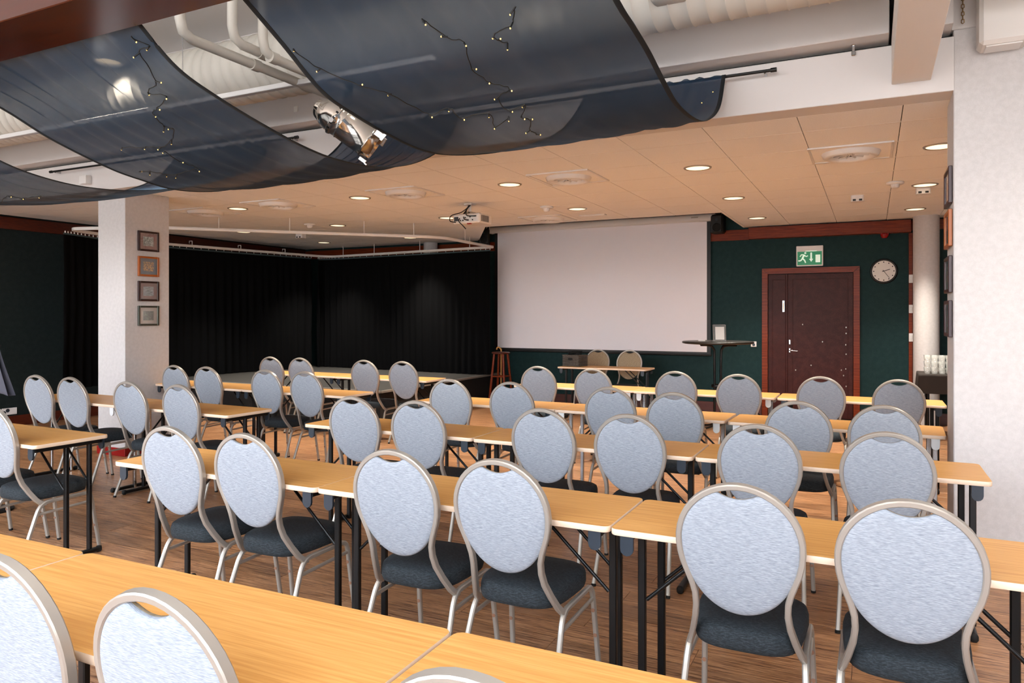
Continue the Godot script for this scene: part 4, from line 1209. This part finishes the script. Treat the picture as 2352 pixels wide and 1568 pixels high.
func build_drapes() -> void:
	var ds := [
		{"xl": -2.5875, "xr": -0.9591, "bl": -2.0125, "br": -0.9591, "sag": 0.0172, "pleat": 0.0115, "label": "dark translucent cloth swag hanging nearest the middle, right of the stage lamp",
			"left": [Vector2(-2.3713, 3.0557), Vector2(-2.691, 2.889), Vector2(-2.99, 2.728), Vector2(-3.266, 2.6705), Vector2(-3.588, 2.6303), Vector2(-3.933, 2.6141), Vector2(-4.3125, 2.6532), Vector2(-4.738, 2.7568), Vector2(-5.1175, 2.9407), Vector2(-5.3877, 3.2858)],
			"right": [Vector2(-2.3713, 2.9982), Vector2(-2.921, 2.8718), Vector2(-3.1625, 2.843), Vector2(-3.4155, 2.8085), Vector2(-3.6685, 2.7533), Vector2(-3.956, 2.7085), Vector2(-4.37, 2.728), Vector2(-4.761, 2.8085), Vector2(-5.175, 2.9982), Vector2(-5.3877, 3.2858)]},
		{"xl": -5.06, "xr": -3.22, "bl": -4.3125, "br": -3.1625, "sag": 0.023, "pleat": 0.0253, "label": "dark translucent cloth swag with pleats hanging from the brown beam, middle one",
			"left": [Vector2(-2.3713, 2.9982), Vector2(-2.76, 2.9005), Vector2(-3.0935, 2.7648), Vector2(-3.5075, 2.6452), Vector2(-3.772, 2.6003), Vector2(-4.0825, 2.5716), Vector2(-4.485, 2.6187), Vector2(-4.853, 2.7568), Vector2(-5.175, 2.9637), Vector2(-5.3877, 3.2858)],
			"right": [Vector2(-2.3713, 2.9982), Vector2(-2.599, 2.8373), Vector2(-2.852, 2.7544), Vector2(-3.197, 2.6774), Vector2(-3.5535, 2.6176), Vector2(-3.887, 2.5992), Vector2(-4.3125, 2.6303), Vector2(-4.738, 2.7337), Vector2(-5.129, 2.9407), Vector2(-5.3877, 3.2858)]},
		{"xl": -7.245, "xr": -5.405, "bl": -6.6125, "br": -5.29, "sag": 0.023, "pleat": 0.0172, "label": "dark translucent cloth swag cut off by the left edge, lowest hanging",
			"left": [Vector2(-2.3713, 2.9982), Vector2(-2.691, 2.7568), Vector2(-2.99, 2.6303), Vector2(-3.266, 2.5728), Vector2(-3.588, 2.5497), Vector2(-3.933, 2.5728), Vector2(-4.37, 2.6418), Vector2(-4.7725, 2.7568), Vector2(-5.175, 2.9637), Vector2(-5.3877, 3.2858)],
			"right": [Vector2(-2.3713, 2.9982), Vector2(-2.645, 2.7568), Vector2(-2.9555, 2.6187), Vector2(-3.2545, 2.5543), Vector2(-3.5765, 2.5371), Vector2(-3.9445, 2.5693), Vector2(-4.37, 2.6532), Vector2(-4.7725, 2.7797), Vector2(-5.175, 2.9752), Vector2(-5.3877, 3.2858)]}]
	for d in ds:
		var t := thing("cloth_swag", d.label, "drape", Vector3.ZERO, 0, "dark cloth swags under the high ceiling")
		var nz := FastNoiseLite.new()
		nz.seed = int(absf(d.xl) * 100)
		nz.frequency = 1.0
		var rows := []
		for i in 61:
			var row := []
			var tt := i / 60.0
			for j in 49:
				var u := j / 48.0
				var p := drape_point(d, u, tt)
				var edge := minf(1.0, minf(u, 1 - u) * 8.0)
				var fold: float = d.pleat * (0.25 + 0.75 * (1 - sin(PI * tt))) * sin(u * 62.0 + 3.0 * nz.get_noise_2d(u * 3, tt * 1.5))
				fold += 0.02 * nz.get_noise_2d(u * 5.0, tt * 1.2) * sin(PI * tt)
				row.append(p + Vector3(0, fold * edge, 0))
			rows.append(row)
		var st := new_st()
		add_grid(st, rows)
		part(t, "cloth", done(st), M.drape)
		for u in [0, 48]:
			var path := []
			for i in 61:
				path.append(rows[i][u])
			part(t, "hem", sweep(path, rrect(0.028, 0.004, 0.001, 1), Vector3(0, 0.6, 0.8)), M.hem)
	# strings of fairy lights, as (u, t) on the cloths
	for s in FAIRY:
		var d: Dictionary = ds[s[0]]
		var t := thing("fairy_lights", s[1], "string lights", Vector3.ZERO, 0, "fairy lights on the cloth swags")
		var ctrl := []
		for q in s[2]:
			ctrl.append(drape_point(d, q[0], q[1]) + Vector3(0, -0.022, 0))
		var wire := []
		for p in smooth_path(ctrl, 5):
			wire.append(p + Vector3(rng.randf_range(-0.006, 0.006), rng.randf_range(-0.005, 0.005), rng.randf_range(-0.006, 0.006)))
		part(t, "wire", sweep(wire, circle(5, 0.0028)), M.cable)
		for p in ctrl:
			var off := Vector3(rng.randf_range(-0.03, 0.03), rng.randf_range(-0.03, 0.0), rng.randf_range(-0.02, 0.02))
			var holder := part(t, "lamp_holder", rod(p, p + off, 0.004, 6), M.cable)
			part(holder, "bulb", lathe([Vector2(0, 0.005), Vector2(0.003, 0.003), Vector2(0.004, 0), Vector2(0.003, -0.003), Vector2(0, -0.005)], 8), M.fairy, p + off)

const FAIRY := [
	[0, "fairy light string along the left hem of the middle-right cloth swag", [[0.033, 0.119], [0.067, 0.163], [0.15, 0.213], [0.217, 0.256], [0.25, 0.363], [0.333, 0.356], [0.333, 0.406], [0.433, 0.406], [0.4, 0.475], [0.483, 0.438]]],
	[0, "long fairy light string zigzagging down the cloth swag near the middle", [[0.483, 0.094], [0.517, 0.131], [0.55, 0.15], [0.517, 0.225], [0.533, 0.288], [0.567, 0.331], [0.517, 0.35], [0.5, 0.406], [0.567, 0.406], [0.517, 0.45], [0.533, 0.469], [0.5, 0.519], [0.5, 0.55]]],
	[0, "short hook of fairy wire high on the cloth swag near the middle", [[0.75, 0.094], [0.717, 0.119], [0.65, 0.138], [0.65, 0.156], [0.667, 0.169]]],
	[0, "fairy lights on the inner fold at the cloth's right end", [[1, 0.963], [0.95, 0.95], [0.9, 0.944], [0.867, 0.925], [0.833, 0.919]]],
	[1, "fairy light string running down the pleated middle cloth swag", [[0.95, 0.031], [0.983, 0.056], [0.933, 0.062], [0.883, 0.125], [0.8, 0.15], [0.85, 0.175], [0.75, 0.2], [0.7, 0.213], [0.667, 0.25], [0.683, 0.263], [0.6, 0.288], [0.5, 0.3], [0.433, 0.288], [0.317, 0.275]]],
	[1, "fairy lights near the bottom fold of the pleated cloth swag", [[0.483, 0.312], [0.45, 0.363], [0.467, 0.406], [0.3, 0.425], [0.25, 0.413], [0.217, 0.375], [0.15, 0.369]]],
	[2, "fairy lights on the cloth swag cut off at left", [[0.383, 0.444], [0.583, 0.394], [0.6, 0.431], [0.733, 0.425]]]]

func build_small_things() -> void:
	size_now = 1.15
	# chrome stage lamp
	var back := Vector3(-3.4615, 3.0213, -3.956)
	var front := Vector3(-3.036, 2.6418, -4.301)
	var ax := (front - back).normalized()
	var sx := ax.cross(Vector3(0, 0, 1)).normalized()
	var bs := Basis(sx, ax, sx.cross(ax))
	var l := thing("stage_lamp", "polished chrome stage lamp hanging tilted between two dark cloths", "stage light", back)
	var xf := Transform3D(bs, Vector3.ZERO)
	part(l, "rear_dome", lathe([Vector2(0, -0.01), Vector2(0.035, -0.01), Vector2(0.038, 0.01), Vector2(0.05, 0.02), Vector2(0.078, 0.045), Vector2(0.096, 0.08), Vector2(0.102, 0.115), Vector2(0.104, 0.12)], 32, xf), M.chrome)
	part(l, "vent_band", lathe([Vector2(0.104, 0.12), Vector2(0.106, 0.122), Vector2(0.106, 0.145), Vector2(0.104, 0.147)], 32, xf), M.chrome)
	for k in 18:
		var an := TAU * k / 18
		part(l, "vent_slot", box(Vector3(0.004, 0.016, 0.012), 0.001), M.black, xf * Vector3(cos(an) * 0.1075, 0.133, sin(an) * 0.1075)).basis = bs * Basis(Vector3.UP, -an)
	part(l, "barrel", lathe([Vector2(0.104, 0.147), Vector2(0.1, 0.15), Vector2(0.1, 0.18), Vector2(0.104, 0.182), Vector2(0.1, 0.186), Vector2(0.1, 0.355), Vector2(0.107, 0.358), Vector2(0.107, 0.37), Vector2(0.1, 0.373), Vector2(0.098, 0.42), Vector2(0.092, 0.42), Vector2(0.092, 0.2), Vector2(0, 0.19)], 36, xf), M.chrome)
	for k in 3:
		var an := TAU * (k + 0.15) / 3
		var o := part(l, "filter_clip", boxes([[Vector3(0.115, 0.40, 0), Vector3(0.025, 0.05, 0.04)], [Vector3(0.125, 0.43, 0), Vector3(0.012, 0.02, 0.06)]], 0.003), M.steel)
		o.basis = bs * Basis(Vector3.UP, -an)
	var yk := []
	for k in 9:
		var an := PI * k / 8
		yk.append(Vector3(0, 0, 0.118 * cos(an)) + Vector3(0, 0.17 * sin(an), 0))
	var cen := xf * Vector3(0, 0.2, 0)
	var yo := part(l, "yoke", sweep(yk, rrect(0.022, 0.005, 0.001, 1), Vector3.RIGHT), M.steel, cen)
	part(l, "pivot_knob", rod(Vector3(0, 0, 0.10), Vector3(0, 0, 0.135), 0.016), M.steel, cen)
	part(l, "hook_clamp", boxes([[Vector3(0, 0.19, 0), Vector3(0.03, 0.05, 0.03)], [Vector3(0, 0.235, -0.03), Vector3(0.03, 0.05, 0.05)]], 0.006), M.black, cen)
	part(l, "cable", sweep(smooth_path([xf * Vector3(0.02, -0.01, 0.0), Vector3(-0.04, -0.06, -0.02), Vector3(0.02, -0.12, -0.08), Vector3(0.10, -0.05, -0.14), Vector3(0.14, 0.2, -0.16)], 6), circle(6, 0.006)), M.cable)
	size_now = 1.0
	# grey jacket hung over a stand at the left edge
	var jk := thing("coat_stand", "black coat stand cut off by the left edge", "coat stand", Vector3(-6.62, FL, -3.55))
	part(jk, "pole", rod(Vector3(0, 0.02, 0), Vector3(0, 1.435, 0), 0.014), M.black_steel)
	part(jk, "base", lathe([Vector2(0, 0.0), Vector2(0.16, 0.0), Vector2(0.16, 0.015), Vector2(0.03, 0.03), Vector2(0, 0.03)], 24), M.black_steel)
	part(jk, "arm", rod(Vector3(-0.10, 1.385, 0), Vector3(0.12, 1.385, 0), 0.010), M.black_steel)
	var jrows := []
	for i in 14:
		var f := i / 13.0
		var row := []
		for j in 10:
			var g := j / 9.0
			row.append(Vector3(lerpf(-0.14, 0.10 + 0.14 * f, g), 1.31 - f * lerpf(0.30, 0.42, g), 0.03 + 0.025 * sin(g * 9.0 + f * 2.0) * f))
		jrows.append(row)
	for i in range(13, -1, -1):
		var row := []
		for p in jrows[i]:
			row.append(p + Vector3(0, 0, -0.03 - 0.03 * (i / 13.0)))
		jrows.append(row)
	var jst := new_st()
	add_grid(jst, jrows, true)
	one("hung_jacket", done(jst), mat(Color(0.27, 0.27, 0.31), 0.9), "grey jacket corner hanging at the left edge of the picture", "jacket", Vector3(-6.62, 0, -3.55))
	size_now = 1.15
	# projector
	var p := thing("projector", "white ceiling projector with dangling black cables before the screen", "projector", Vector3(-4.715, CEIL, -8.303), -0.06)
	part(p, "ceiling_plate", box(Vector3(0.10, 0.012, 0.10), 0.003), M.white_gloss, Vector3(0, -0.006, 0))
	part(p, "pole", rod(Vector3(0, -0.01, 0), Vector3(0, -0.10, 0), 0.018), M.white_gloss)
	part(p, "bracket", boxes([[Vector3(0, -0.105, 0), Vector3(0.10, 0.02, 0.10)], [Vector3(0.09, -0.115, 0), Vector3(0.10, 0.012, 0.02)], [Vector3(-0.08, -0.115, 0.02), Vector3(0.10, 0.012, 0.02)]], 0.003), M.steel)
	var body := part(p, "body", box(Vector3(0.36, 0.105, 0.27), 0.014), M.white_gloss, Vector3(0.02, -0.18, -0.02))
	for k in 9:
		part(body, "vent_slat", box(Vector3(0.004, 0.07, 0.010), 0.001), M.tab_dark, Vector3(0.18, 0, 0.09 - k * 0.018))
	part(body, "port_panel", box(Vector3(0.22, 0.07, 0.004), 0.001), M.tab_pale, Vector3(0.03, -0.004, 0.135))
	for k in 7:
		part(body, "port", box(Vector3([0.012, 0.02, 0.012, 0.03, 0.016, 0.016, 0.036][k], 0.014, 0.005), 0.001), M.black, Vector3(-0.07 + k * 0.032, [-0.02, -0.02, 0.01, -0.02, 0.014, -0.02, 0.02][k], 0.138))
	part(body, "grille", box(Vector3(0.06, 0.05, 0.005), 0.002), M.tab_dark, Vector3(-0.13, 0.0, 0.134))
	part(body, "lens", rod(Vector3(0.08, 0, -0.13), Vector3(0.08, 0, -0.165), 0.035, 20), M.black)
	part(body, "sticker", box(Vector3(0.05, 0.012, 0.03), 0.002), M.red, Vector3(0.03, -0.057, 0.11))
	for c in [[[0.01, -0.02, 0.02], [-0.05, -0.12, 0.06], [-0.06, -0.20, 0.14], [0.0, -0.26, 0.15], [0.03, -0.30, 0.13]], [[0.02, -0.02, 0.02], [-0.06, -0.10, 0.08], [-0.16, -0.14, 0.14], [-0.17, -0.20, 0.15], [-0.10, -0.22, 0.14]], [[0.0, -0.02, 0.02], [-0.03, -0.12, 0.07], [0.02, -0.19, 0.15], [0.06, -0.20, 0.13]], [[-0.01, -0.02, 0.01], [0.0, -0.1, 0.08], [0.06, -0.155, 0.15], [0.13, -0.16, 0.125]]]:
		var cp := []
		for q in c:
			cp.append(Vector3(q[0], q[1], q[2]))
		part(p, "cable", sweep(smooth_path(cp, 6), circle(6, 0.006)), M.cable)
